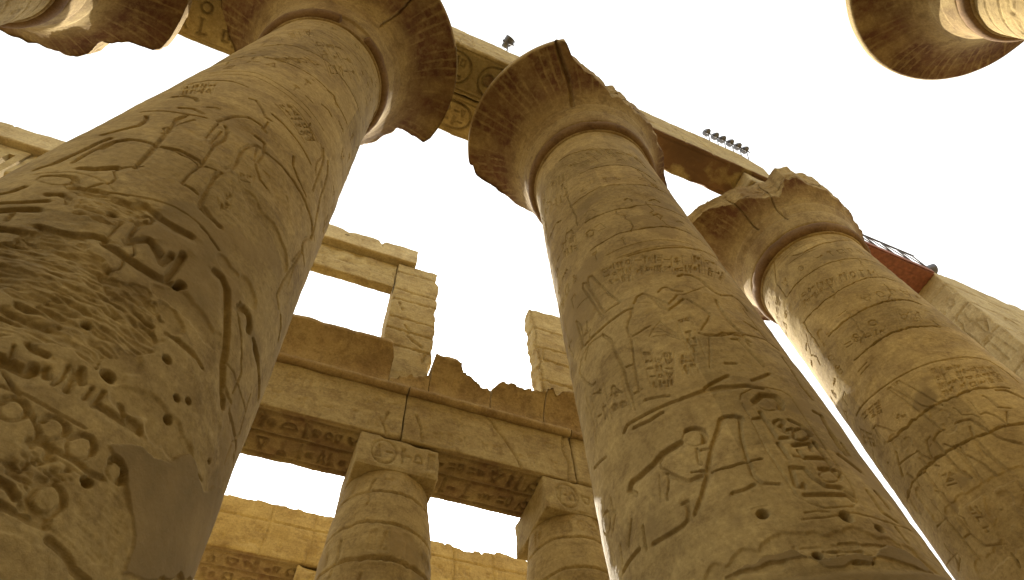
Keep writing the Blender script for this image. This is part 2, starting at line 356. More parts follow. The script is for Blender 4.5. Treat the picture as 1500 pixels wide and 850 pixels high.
# ------------------------------------------------------------------ carvings measured on the three great shafts: hundredths of a radian from the camera-facing line, centimetres of height
RELIEF = {
 1: dict(s='''s -87 1257 -88 1369 -76 1455 -47 1479 -19 1485 9 1483 40 1497 71 1522
s -91 1293 -93 1424 -82 1511 -51 1524 -21 1525 8 1520 40 1533
j -84 1255 -68 1281 -42 1296 -14 1295 12 1287 37 1284 63 1284
j -107 1138 -88 1152 -60 1156 -35 1160 -12 1163 12 1163 34 1158 54 1161
s -91 1019 -71 1031 -51 1043 -30 1032 -9 1025 14 1020 33 1014
s -89 997 -70 1010 -50 1023 -29 1013 -7 1005 15 1001
g -92 941 -79 966 -60 973 -45 964
G -85 862 -77 866 -67 859 -63 848
G -68 813 -59 817 -50 808
g -91 792 -74 792 -58 791 -45 795
G -89 693 -82 712 -75 728 -76 752 -81 769
G -74 643 -73 666 -68 679 -57 678 -48 674 -37 680 -22 677
g -47 625 -48 653 -51 686 -55 735 -60 767 -57 788
g -33 739 -35 782 -35 790
g -28 729 -29 773
G -30 794 -26 782 -23 758 -25 729 -23 700 -21 673
G -37 799 -32 834 -23 852 -11 853 -6 845
g -35 917 -30 923 -20 901 -14 884 -9 887
g -10 876 -9 852 -10 845
G -10 816 -1 815 3 791 4 757
G -6 715 -10 753 -8 777 -5 792 0 796
g 12 1163 21 1172 26 1160
g 16 1088 25 1098 32 1093
g -12 908 0 905 14 898 29 890 39 884
D -69 588 -62 590 -54 601
G -94 587 -88 604 -84 631 -82 655 -79 678
g -78 602 -77 631 -75 658 -66 675
k -66 675 -56 678 -46 673 -34 673 -22 670 -13 678
g -46 608 -48 637 -50 663 -53 699 -56 738 -58 767 -56 786
g -21 672 -24 717 -26 734 -23 764 -28 790 -31 795
g -21 668 -22 644 -21 618
g -9 692 -7 710 -8 737
G -10 669 -9 640 -7 610 -5 597 3 590 11 590
s -87 568 -79 574 -68 575 -56 570 -48 563 -42 555
j -59 546 -53 548 -44 550 -36 554
s -36 554 -27 564 -17 571 -6 571 4 568 11 562
D -35 542 -30 543 -26 552 -21 549 -17 545
D -15 543 -8 542 2 545
G -66 524 -61 527 -55 523
G -19 494 -21 519 -19 528
g -26 485 -27 509
g -21 617 -16 618 -10 615
G -5 602 -8 631 -11 666 -9 679
G -5 604 4 593 10 589
g -5 696 -6 725 -9 763 -7 785 -4 795 2 800 3 775 0 753
g -4 795 0 762 6 742 13 728 20 726
G 4 795 17 799 31 800 46 799 60 799 75 798 83 789
g 23 850 27 827 37 816 51 810
g 43 970 49 947 52 891 55 844
g 55 965 62 934 69 862 77 814 83 784
g 82 785 73 757 74 734 90 735
g 69 683 73 714 75 739
s 77 646 74 687
m 16 670 27 669 38 667 51 667 62 661
k 18 557 12 562 3 567
D -18 488 -17 494 -12 505 -9 503 -4 496 0 488 0 493 1 504
D 6 478 6 496 5 515
D -51 468 -44 466 -37 469 -31 477 -26 479
D -24 473 -17 470 -7 467 2 468 12 475
s -31 556 -24 567 -14 571 -4 570 4 569
D -29 543 -24 550 -19 548 -16 543
D -15 544 -6 540 1 545
G -65 523 -60 528 -55 522 -53 514
D -73 484 -68 489 -61 495
G -79 499 -70 504 -62 512
G -87 521 -83 526 -81 537
D -63 454 -56 455 -51 455 -46 444
g -65 468 -67 482
D 23 528 28 530 34 525 39 510 45 490 51 471 55 455 62 439 67 427
D 46 522 50 530 55 531 59 525 60 518
G 67 520 77 517 90 513 105 512
D 72 518 78 517
s 54 459 63 463 76 462 91 466
g 77 601 69 607 69 635 72 677 78 736 72 744 82 793
g 84 605 92 602 97 591
m 22 543 32 550 40 551 51 550
m 9 457 18 463 28 461 37 461 46 464
G 21 425 27 427
G 29 427 37 429
g 38 429 44 428
s 73 435 79 429
G -16 346 -13 343 -9 344
G -22 365 -19 363 -16 365 -13 370
D -19 326 -14 325 -10 325 -9 328 -9 331
G -6 335 -4 329
g -1 345 0 334 -1 327
G 2 344 4 328
G 3 348 6 339
g 10 340 10 330
g 14 343 14 329
G 16 332 21 333 26 334 34 337
G 28 339 33 340
G 22 344 25 339
m 16 448 18 431 16 408 14 388 11 370 11 358
g 21 425 27 428
g 30 428 36 430
s -13 308 -5 310 6 310 16 312
m 26 350 32 356 39 354 46 354 54 354
G 32 310 36 310 38 304 37 299
G 5 286 9 290 12 288 12 284
g 13 289 20 291 25 290 31 293
G 9 246 13 247 19 248 24 250
G 5 257 9 257 12 254
G 15 252 19 253 23 253
g 6 264 10 264
k 64 360 69 359 76 361
g 75 433 87 435 100 436
m 41 351 51 354 59 357
G 35 244 39 241 45 241
G 27 245 35 244
s -62 559 -62 555 -63 551 -65 547 -67 545 -71 544 -74 546 -78 549 -80 553 -81 558 -80 561 -77 564 -74 565 -70 565 -67 564 -64 562 -62 559
O -80 562 -78 564 -75 565 -72 565 -69 565 -66 564 -64 562 -63 560 -62 557 -62 554
o -17 535 -17 532 -17 529 -18 525 -19 522 -20 520 -22 519 -23 519 -24 521 -24 524 -24 528 -23 531 -22 534 -21 537 -19 538 -18 537 -17 535
s -2 302 -1 299 -1 296 -2 293 -3 291 -4 290 -6 290 -7 291 -8 293 -9 296 -9 299 -8 302 -7 304 -6 305 -4 305 -3 304 -2 302
o -9 299 -9 302 -8 303 -7 305 -5 305 -4 305 -3 304 -2 303 -1 301 -1 298
s 11 305 12 302 12 299 11 296 10 293 8 292 7 291 5 292 4 295 3 297 3 301 4 304 5 306 7 308 9 308 10 307 11 305
o 4 301 4 304 5 306 6 307 7 308 9 308 10 307 11 306 12 304 12 301
s 22 306 23 302 23 299 22 295 21 293 19 291 17 291 16 292 15 294 14 297 14 300 15 304 16 306 18 308 20 309 21 308 22 306
o 14 301 15 304 16 306 17 308 18 308 20 309 21 308 22 306 23 304 23 301
s 37 308 37 305 37 302 37 300 36 297 34 296 33 296 31 297 30 299 30 301 30 304 30 307 31 309 32 311 34 311 35 310 37 308
o 30 305 30 307 31 309 32 310 33 311 34 311 35 310 36 309 37 307 37 305
o 24 268 25 265 24 261 24 258 22 255 20 254 18 254 17 255 15 257 15 260 15 264 15 267 17 270 18 272 20 272 22 271 24 268''',
h=[[13,480,5],[-33,517,5],[27,403,4],[40,383,3],[46,391,3],[42,364,4],[12,357,6],[-6,384,4],[27,285,4],[75,379,2]],
x=[[3,3,-46,1394,-13,1466,38,1387,5,1230],[4,1,-90,1396,-60,1488,-43,1406,-70,1311],[4,1,-73,1159,-31,1255,-7,1252,-28,1144],[1,6,-16,948,-6,986,35,961,24,913],[4,2,-94,931,-69,951,-61,887,-81,866],[2,2,-1,630,3,664,9,626,5,614],[1,2,-3,703,8,724,11,698,3,684],[4,2,2,267,10,285,25,286,14,259]],
r=[[-51,461,-41,457,-29,468,-13,441,0,443,14,445,20,440,-28,354,-56,435],[-34,371,12,453,16,431,15,397,10,366,7,356,-2,353,-9,346,-19,342,-23,338],[6,254,6,265,15,276,25,286,34,291,43,284,51,256,31,244,18,240,12,238],[-60,548,-40,546,-26,544,-25,518,-40,501,-54,515]],
p=[[26,314,32,324,41,331,50,339,62,359,78,361,112,399,124,386,123,340,56,256,54,272,41,299,37,308]],
 ),
 2: dict(s='''j -33 1525 -2 1502 32 1480 58 1467 84 1447 94 1399
j -9 1371 10 1369 38 1366 65 1362 83 1340 96 1314
j -38 1250 -13 1250 8 1255 30 1248 54 1248 79 1255 104 1264
k -38 1364 -38 1313 -38 1250 -35 1200 -37 1154
j -105 1272 -72 1263 -60 1244
j -25 1143 -6 1137 10 1134 33 1130 56 1142 73 1137 99 1141 123 1158
j -30 1034 -13 1035 2 1038 20 1033 36 1036 57 1041 76 1044 97 1043 110 1030
s -15 984 13 983 40 986 63 987 84 985 103 976
s -2 956 21 959 44 962 66 968 86 964 97 953
s -22 1170 -19 1179 -12 1173 -8 1153
g -29 1103 -24 1105 -19 1095 -22 1081 -28 1083 -29 1097
s -17 1102 -9 1107 -5 1079 -15 1082
g 29 1167 33 1174 38 1166 37 1154
g 60 1166 69 1178 74 1168
g 53 1091 60 1100 64 1092 59 1073
g -55 1171 -48 1165 -46 1145 -51 1144
s -38 1432 -26 1414 -24 1390 -29 1383
s -56 1422 -49 1444 -39 1423
s 11 1408 17 1412 23 1394
s 49 1395 59 1411 61 1388
g 5 953 28 952 56 958 84 973 119 1003 134 984
s -7 960 13 957 36 957
g -41 835 -44 859 -48 903 -54 950 -52 962 -48 954 -44 911 -40 868 -38 844
g -45 925 -45 950 -43 962 -39 959 -33 920 -27 877 -21 847 -20 838 -31 840 -38 840
s -43 923 -40 885
G -73 824 -48 814 -32 811 -17 810 -11 808 -13 798
g -75 825 -75 864 -76 897 -70 872 -72 841
g -12 797 -17 786 -21 773 -22 757 -21 748 -13 748 -2 751
G -47 800 -40 772 -39 748 -39 735 -36 700 -37 670 -36 637
g -21 746 -23 723 -26 694 -28 665 -29 640
g -35 699 -27 695
g -36 644 -27 642
g -50 801 -60 810 -71 811 -83 807 -92 794 -84 755 -75 730 -69 726
g -93 882 -105 891 -97 847
g -99 971 -102 937 -101 886
s -69 921 -58 919 -50 912
G -7 817 -2 830 3 833 6 826 11 803 14 782 18 771 26 781 35 795
g 7 822 13 808 20 785 26 796 32 807
g 17 823 22 832 26 832 30 821 38 816
s -4 813 6 803
G 42 862 47 867 56 866 62 857 65 836 69 822 75 815
g 75 815 90 827 96 818 98 795
s 30 809 38 807 54 821 65 836
g 38 794 42 781 47 766 50 749 46 737 36 714
G 66 796 63 765 64 732 69 707 70 683
g 33 708 39 699 48 699 58 703 67 702 73 693
s 39 699 34 670 27 634
g 56 692 62 692 66 664
G 17 600 26 608 37 616
g 40 640 48 640
s -6 730 -1 740 7 752 9 739 15 716 17 701
s -2 735 7 727 14 710
s -3 726 7 720 15 703
s 3 740 9 723
g -27 621 -12 611
G -2 595 17 594 34 594 49 596
s 93 794 94 760 94 728 97 718
g 62 694 64 678 68 653 70 639
g 40 641 48 640
G 18 601 26 607 36 616
G 53 607 63 616 71 625
k 35 703 43 699 57 705 68 707 84 714 94 714 106 707
g 103 686 100 652 98 620 102 599
G -1 594 13 596 27 597 44 596 58 592
G -53 601 -48 606 -35 601 -19 597 -3 594 13 594 30 596 47 597
G -43 594 -29 587 -18 588
D -63 525 -59 530 -48 527 -37 527 -28 532 -21 532 -14 533
G -62 522 -57 510
G -29 505 -23 491 -18 481 -9 480
s -35 508 -39 481
g -5 516 -7 500 -6 494
g -3 512 1 510
G -21 442 -13 458 -6 476 -1 494 5 513 13 533 17 546 22 548 30 543
g 29 542 24 513 21 484 20 462 23 449
k -14 489 -3 480 9 479 18 480 31 481
G -54 442 -41 438 -31 437 -26 440 -23 452 -23 460 -26 460
g -85 543 -86 526 -83 520
g -83 520 -93 507
G -68 489 -77 468
g -87 480 -89 460
G -91 454 -67 451
G -59 469 -61 443
g -27 622 -16 613 -9 607
g 5 448 11 447 18 451
g -104 620 -79 599
s -66 676 -64 633
s -37 671 -37 616
s -89 734 -85 669 -88 639
m -25 373 -14 374 -3 373 6 373
s 36 571 39 581 50 591 61 594 72 592 77 585
s 36 565 36 530 35 489 37 451 38 430 43 421 50 415 69 420 75 429 78 453 77 494 77 537 77 585
D 45 568 53 580 63 580 65 569 62 558
G 45 550 45 540 46 508 54 510
G 43 541 38 539
G 54 528 55 517
g 53 519 61 525
G 45 501 46 481
G 63 539 69 533 73 519
G 54 498 67 504 65 493
g 55 491 56 481 50 482
G 71 506 72 489
G 56 480 72 484 72 474
G 44 467 52 466 54 453 59 443 69 443
G 44 467 41 444 45 441 46 445
G 62 466 70 469 73 457
G 43 432 56 432 69 434 72 429
g 69 441 75 433
G 92 569 99 568 96 550 95 516 95 503
g 93 534 92 508
g 100 524 99 505
G 87 497 99 482
s 37 411 44 412 51 411
s 34 404 49 405 66 412 80 411 95 412 112 416
g 89 448 91 423 100 418
g 98 453 101 435
g 4 447 14 448
g 21 481 20 462 22 451 32 447
G 20 548 26 547 30 541
s 30 541 24 513
g 95 409 96 392
m -18 372 -3 376 10 380 25 380 40 379 55 380 72 380 84 380 94 373 102 361
g 26 376 36 375
g 43 376 45 375
G 47 377 57 378
G 59 376 71 378 87 380
g 44 369 56 368
g 42 363 60 363
g 48 357 58 357
g 36 370 43 368
g 4 371 7 376
g 8 369 9 376
g 13 374 13 369
g 19 375 19 370
g 23 375 23 379
s 3 526 2 522 -1 519 -3 519 -6 520 -8 523 -10 528 -11 533 -11 538 -9 542 -7 545 -4 545 -1 544 1 541 3 536 3 531 3 526
O -7 545 -4 545 -2 544 0 542 2 539 3 536 3 532 3 528 2 524 1 521
s -94 520 -96 517 -99 515 -102 516 -105 519 -108 524 -110 530 -109 535 -108 539 -105 541 -101 542 -98 541 -95 539 -93 535 -93 530 -93 525 -94 520
o -101 542 -98 541 -96 539 -94 537 -93 533 -93 529 -93 525 -93 521 -95 518 -97 516
s 66 569 64 563 60 557 56 554 52 552 49 553 47 556 46 560 47 566 49 571 52 576 56 580 60 582 64 582 66 579 67 575 66 569
o 52 577 55 579 59 581 62 582 65 581 66 579 67 575 67 571 65 566 63 561
o 57 533 56 531 55 529 54 528 52 527 51 527 50 529 50 530 50 532 51 534 52 536 54 537 55 538 56 538 57 537 57 535 57 533
o 71 519 70 515 67 511 64 508 62 507 60 507 58 508 58 511 59 515 60 519 62 522 65 525 68 527 70 527 72 526 72 523 71 519
s 75 461 73 457 70 453 67 450 64 449 61 449 59 451 59 453 59 457 61 460 63 463 67 466 70 468 73 468 75 467 76 465 75 461
o 64 464 66 466 69 468 71 468 74 468 75 467 76 465 75 462 74 459 72 456''',
h=[[15,417,5],[15,417,6],[60,407,7],[78,398,5],[32,367,5]],
x=[[3,5,-17,714,7,679,-3,620,-19,631],[1,6,20,749,33,751,28,653,18,654],[2,4,10,672,21,668,18,628,7,632],[4,3,-28,957,8,946,0,875,-24,900],[4,2,10,950,47,927,38,875,5,886],[3,2,45,920,84,953,69,876,40,868],[2,2,85,947,135,995,86,862,72,872],[2,3,-65,1475,-28,1435,-39,1287,-73,1332],[8,1,-29,1488,95,1475,98,1419,-10,1390],[2,2,-70,1167,-43,1139,-46,1069,-71,1101],[2,2,-79,736,-41,678,-40,622,-80,651]],
r=[],
p=[[-18,370,-4,373,9,376,24,375,33,355,57,354,71,378,83,378,93,371,100,358]],
 ),
 3: dict(s='''j 1 1570 19 1556 41 1562 74 1565 107 1580 146 1610
s -13 1556 13 1550 37 1549
j -53 1475 -21 1473 15 1467 47 1467 74 1465 97 1456 114 1448
j -59 1363 -25 1353 6 1349 38 1354 69 1362 93 1361 107 1349
J -40 1262 -14 1255 11 1255 38 1253 66 1256 90 1253 104 1238
J -31 1148 -4 1147 26 1149 51 1148 74 1144 90 1140
k -21 1650 -36 1593 -53 1553 -55 1479
k -59 1363 -61 1317 -62 1265
m -47 1287 -44 1264 -52 1259
g 89 1162 90 1140
g -88 1068 -45 1050 -19 1041 3 1036 29 1033 54 1029 79 1028 105 1021 113 988 112 954
s 49 1027 72 1021 99 1025
g -7 885 -12 938 -17 987 -23 1032 -19 1031 -13 997 -6 953 -1 941
g -10 1026 -9 1032 -6 1030 0 998 6 960 11 929
s -14 1033 -10 992 -6 953
J -69 954 -40 939 -12 938 1 937 14 936 29 933 50 936 68 932 87 927
g -74 1004 -68 1002 -58 975 -51 953
s -72 1002 -75 981
G -5 885 -13 886 -21 880 -21 864 -22 835 -21 804 -17 782
G 8 884 17 880 23 876 25 862 27 839 32 816 42 797
g 17 863 12 841 12 811 13 776 16 741
g -15 861 -9 838 -10 818 -11 795 -12 775
g 35 878 40 878 45 865 47 844
s 33 879 36 911 35 917
g 52 916 54 907 54 883 65 875
G 70 924 80 922 87 909 91 899
g 58 868 50 849
J -63 857 -38 851 -17 846 5 842 23 838 39 839 62 836
g -22 890 -27 889 -32 873 -35 856 -35 851
s -32 873 -26 877
g -77 907 -56 895 -43 887 -42 876 -37 854
g -47 875 -46 859 -35 836
g -67 927 -76 905 -84 890
g -104 990 -120 994 -131 980
m -2 928 4 899 1 883
m -63 949 -50 922 -52 901
j -104 864 -82 861 -58 853 -39 849 -20 845 5 842 25 839
m -61 773 -42 763 -25 758 -10 757 4 755 25 750
m -11 755 -16 731 -21 708 -26 687 -27 668 -23 653
m -7 734 -9 708 -10 687 -8 675
g -67 923 -77 902 -81 886
g -74 880 -69 850 -72 824 -69 784 -67 747 -66 714 -65 675
g -52 849 -52 818 -52 781 -55 752 -55 715 -50 686 -32 666
g 11 838 9 810 12 773 14 740 12 718
g -5 838 -9 800 -11 763
g -5 819 1 791 3 760
m -78 841 -76 798 -75 778
g -86 775 -67 766
g -64 721 -56 718
m -72 671 -53 665 -34 664
m -66 666 -34 655
k -34 655 -36 628
g -87 710 -104 707
s -107 908 -101 877 -109 858
m -97 854 -91 832
s -144 755 -86 719
o 24 1196 22 1194 21 1193 19 1193 17 1195 16 1197 15 1201 15 1205 16 1208 17 1211 19 1212 21 1211 22 1210 24 1207 24 1204 24 1200 24 1196
o -7 1193 -8 1192 -9 1191 -10 1192 -11 1194 -12 1196 -13 1199 -13 1201 -12 1203 -11 1204 -10 1205 -9 1204 -8 1202 -7 1200 -7 1198 -7 1195 -7 1193
s -54 1203 -55 1202 -57 1203 -59 1205 -61 1208 -62 1212 -63 1216 -63 1219 -62 1221 -61 1222 -59 1221 -57 1219 -55 1216 -54 1213 -53 1209 -53 1206 -54 1203''',
h=[[-91,936,2]],
x=[[4,2,-33,1444,26,1409,18,1365,-39,1386],[4,1,34,1416,90,1403,82,1364,26,1371],[2,1,55,1210,98,1211,71,1156,44,1165],[4,1,-30,1218,28,1176,21,1156,-32,1179],[4,4,29,1021,62,1007,46,944,19,939],[4,3,58,997,98,998,91,946,47,938],[3,3,-78,1051,-37,1029,-46,1001,-78,1029],[2,1,-38,981,-25,964,-29,949,-40,959],[1,4,-40,825,-26,812,-32,776,-45,787],[1,5,-40,752,-29,737,-32,695,-44,700],[2,3,-96,1050,-82,1004,-91,978,-116,1029]],
r=[],
p=[],
 ),
}
# ------------------------------------------------------------------ ground
def build_ground():
    k = np.concatenate([-np.geomspace(1500, 30, 14), np.linspace(-28, 28, 57), np.geomspace(30, 1500, 14)])
    X, Y = np.meshgrid(k+6, k+6, indexing='xy')
    Z = GZ + .03*noise2(X, Y, 4, 3, 3)
    me = raw_mesh('ground', np.stack([X, Y, Z], -1), grid_quads(len(k), len(k), False))
    tag(link('ground', me, M_SAND), kind='structure')
build_ground()

# ------------------------------------------------------------------ great papyrus columns of the nave
UR = 1.55                                     # metres of arc per radian used in the relief maps
def in_poly(U, V, poly):
    ins = np.zeros(U.shape, bool); n = len(poly)
    for i in range(n):
        x0, y0 = poly[i]; x1, y1 = poly[(i+1) % n]
        c = ((y0 > V) != (y1 > V)) & (U < (x1-x0)*(V-y0)/((y1-y0) if y1 != y0 else 1e-9)+x0)
        ins ^= c
    return ins
def pairs(l): return [(l[i]/100*UR, l[i+1]/100) for i in range(0, len(l), 2)]

def shaft_relief(data, seed, dx):
    R = Relief(-math.pi*UR, math.pi*UR, 1.5, 16.3, dx)
    rng = rngf(abs(seed))
    if data:
        for line in data['s'].split('\n'):
            f = line.split(); R.stroke(pairs(list(map(int, f[1:]))), f[0])
        for k, (n, m, *q) in enumerate(data['x']):
            R.text(pairs(q), n, m, seed*100+k, 'g', .62)
    if data:                                   # rows of small signs in the plain stretches between the traced carvings
        for z in np.arange(8.2, 15.7, .56):
            wd = rng.uniform(.26, .42); runs = rng.random() < .75
            for u in np.arange(-2.7, 2.7, wd):
                i0, i1 = int((u-.03-R.u0)/R.dx), int((u+wd+.03-R.u0)/R.dx); j0, j1 = int((z-.03-R.v0)/R.dx), int((z+.45-R.v0)/R.dx)
                if not runs or rng.random() < .38 or R.h[i0:i1, j0:j1].min() < -.005: continue
                a_, b_ = u+.04, wd-.08; hgt = rng.uniform(.26, .40)
                R.glyph(rng, lambda x, y: (a_+b_*x, z+hgt*y), 'g', .62, .75)
    zones = [(-math.pi*UR, -1.75*UR), (1.75*UR, math.pi*UR)] if data else [(-math.pi*UR, math.pi*UR)]
    rings = [15.75, 15.3, 14.4, 13.3, 12.1, 11.3, 10.2, 8.3, 7.0, 5.2, 3.9]
    for a, b in zones:
        for z in rings: R.stroke([(a+(b-a)*t/12, z+rng.normal(0, .02)) for t in range(13)], 'j')
        for z0, z1, n in ((15.2, 14.5, 7), (13.2, 12.2, 5), (10.1, 9.3, 8), (6.9, 5.3, 4), (5.0, 4.1, 7)):
            R.text([(a, z0), (b, z0), (b, z1), (a, z1)], n*(1 if data else 3), 1 if z0-z1 < 1 else 2, seed*7+int(z0*10), 'g', .8, .8)
    for z in (15.95, 15.86): R.stroke([(-math.pi*UR, z), (math.pi*UR, z)], 's', .8, .6)
    for k in range(36):                        # chips and small losses
        u, z = rng.uniform(-math.pi*UR, math.pi*UR), rng.uniform(2, 16)
        R.stroke([(u, z), (u+rng.normal(0, .12), z+rng.normal(0, .05))], 'm', rng.uniform(.25, .7), rng.uniform(.4, 1.0))
    for k in range(16):                        # hairline cracks down the drums
        u, z = rng.uniform(-2.4, 2.4), rng.uniform(3, 15); p = [(u, z)]
        for i in range(rng.integers(3, 8)): u += rng.normal(0, .07); z -= rng.uniform(.08, .22); p.append((u, z))
        R.stroke(p, 'k', .8, .6)
    s3 = lambda U, V: np.stack([U, V, np.full_like(U, seed*5.1)], -1)
    lo = R.low(lambda U, V: fbm(s3(U, V), .9, seed, 2)); mid = R.low(lambda U, V: fbm(s3(U, V), .3, seed+3, 2), .03)
    worn = R.low(lambda U, V: np.clip(fbm(s3(U, V), 1.3, seed+8, 3)*1.2+.15, 0, 1))           # where carving has weathered away
    U, V = R.grids(); hi = noise3(s3(U, V), .07, seed+4)+.5*noise3(s3(U, V), .03, seed+5)
    R.h *= 1-.3*worn
    R.h += .010*lo+.003*mid+.0028*hi*(.5+worn)+.012*np.clip(mid*.8-.35, -1, 0)*worn
    patch = np.zeros_like(R.h)
    if data:
        ju = U+R.low(lambda U, V: .10*fbm(s3(U, V), .25, seed+31, 3), .025); jv = V+R.low(lambda U, V: .08*fbm(s3(U, V), .2, seed+37, 3), .025)
        for q, l in enumerate(data['r']):
            i = in_poly(ju, jv, pairs(l)); soft = .22 if q == 2 else 1
            P4 = np.stack([U*.45, V*1.9, np.full_like(U, 3.3)], -1)
            rough = -.028+.014*fbm(P4, .30, seed+41, 3)+.014*(1-2*np.abs(fbm(P4, .10, seed+47, 3)))+.006*hi
            R.h = np.where(i, np.minimum(R.h*(.5+.5*(1-soft))+rough*soft, .01), R.h)
        for l in data['p']:
            i = in_poly(ju*.5+U*.5, jv*.5+V*.5, pairs(l))
            R.h = np.where(i, .014+.004*lo+.0008*hi, R.h); patch[i] = 1
        for u, z, r in data['h']: R.hole(u/100*UR, z/100, r/100*.8, .14)
    mort = R.low(lambda U, V: np.clip(fbm(s3(U, V), .8, seed+51, 4)-.55, 0, .2)*5, .025)             # scattered repair mortar
    patch = np.maximum(patch, np.clip(mort, 0, 1)*.8)
    low = np.clip(({1: 3.9, 2: 2.0, 3: 3.55}.get(seed, 3.9)+.12*lo-V)/.05, 0, 1); patch = np.maximum(patch, low); R.h = R.h*(1-low)+(.014+.001*hi)*low
    R.h = R.h.astype(np.float32)
    # drum courses between the traced joints, each split into half blocks of a slightly different tone
    js = []
    if data:
        for line in data['s'].split('\n'):
            f = line.split(); q = pairs(list(map(int, f[1:])))
            if f[0] in 'jJ' and max(a for a, _ in q)-min(a for a, _ in q) > .9: js.append(sorted(q))
    js += [[(-9, z), (9, z)] for z in (3.6, 5.0, 7.0) if not any(abs(np.mean([b for _, b in q])-z) < 1 for q in js)]
    if not data: js += [[(-9, z), (9, z)] for z in rings]
    js.sort(key=lambda q: np.mean([b for _, b in q])); n = np.zeros(U.shape, int)
    for q in js: n += V > np.interp(U, [a for a, _ in q], [b for _, b in q])
    tr = rngf(seed*7+1); tab = tr.uniform(-1, 1, (len(js)+1, 3)); sp = tr.uniform(-1.7, 1.7, (len(js)+1, 2)); sp.sort(1)
    half = (U > sp[n, 0]).astype(int)+(U > sp[n, 1]+.6)
    R.tone = (tab[n, half]*(1-patch)).astype(np.float32)
    R.patch = patch.astype(np.float32)
    return R

def shaft_mesh(c, data, seed, dth, dz):
    cx, cy, r0, k1, k2 = c
    th = np.arange(-1.8, 1.8, dth); back = np.arange(1.8, 2*np.pi-1.8, max(.05, dth*3)); th = np.concatenate([th, back])
    zl = 2.0 if seed == 2 else 3.0
    z = np.concatenate([np.linspace(GZ, 1.9, 24), np.arange(2.0, zl, .03), np.arange(zl, 16.26, dz)])
    R = shaft_relief(data, seed, min(max(dz, .0085), .02))
    Z, T = np.meshgrid(z, th, indexing='ij'); Tw = (T+np.pi) % (2*np.pi)-np.pi
    d = 15.352-Z; r = r0+k1*d+k2*d*d
    r = r - .12*np.clip((1.2-(Z-GZ))/1.2, 0, 1)**2                    # foot drawn in above the base
    r = r + np.where(Z > 1.9, R.sample(Tw*UR, Z), 0)
    pt = np.where(Z > 1.9, R.sample(Tw*UR, Z, R.patch), 1)
    tn = np.where(Z > 1.9, R.sample(Tw*UR, Z, R.tone), 0)
    A = T+math.atan2(-cy, -cx)
    V = np.stack([r*np.cos(A), r*np.sin(A), Z-GZ], -1)
    return raw_mesh('shaft', V, grid_quads(len(z), len(th), True), attrs={'patch': pt, 'tone': tn})

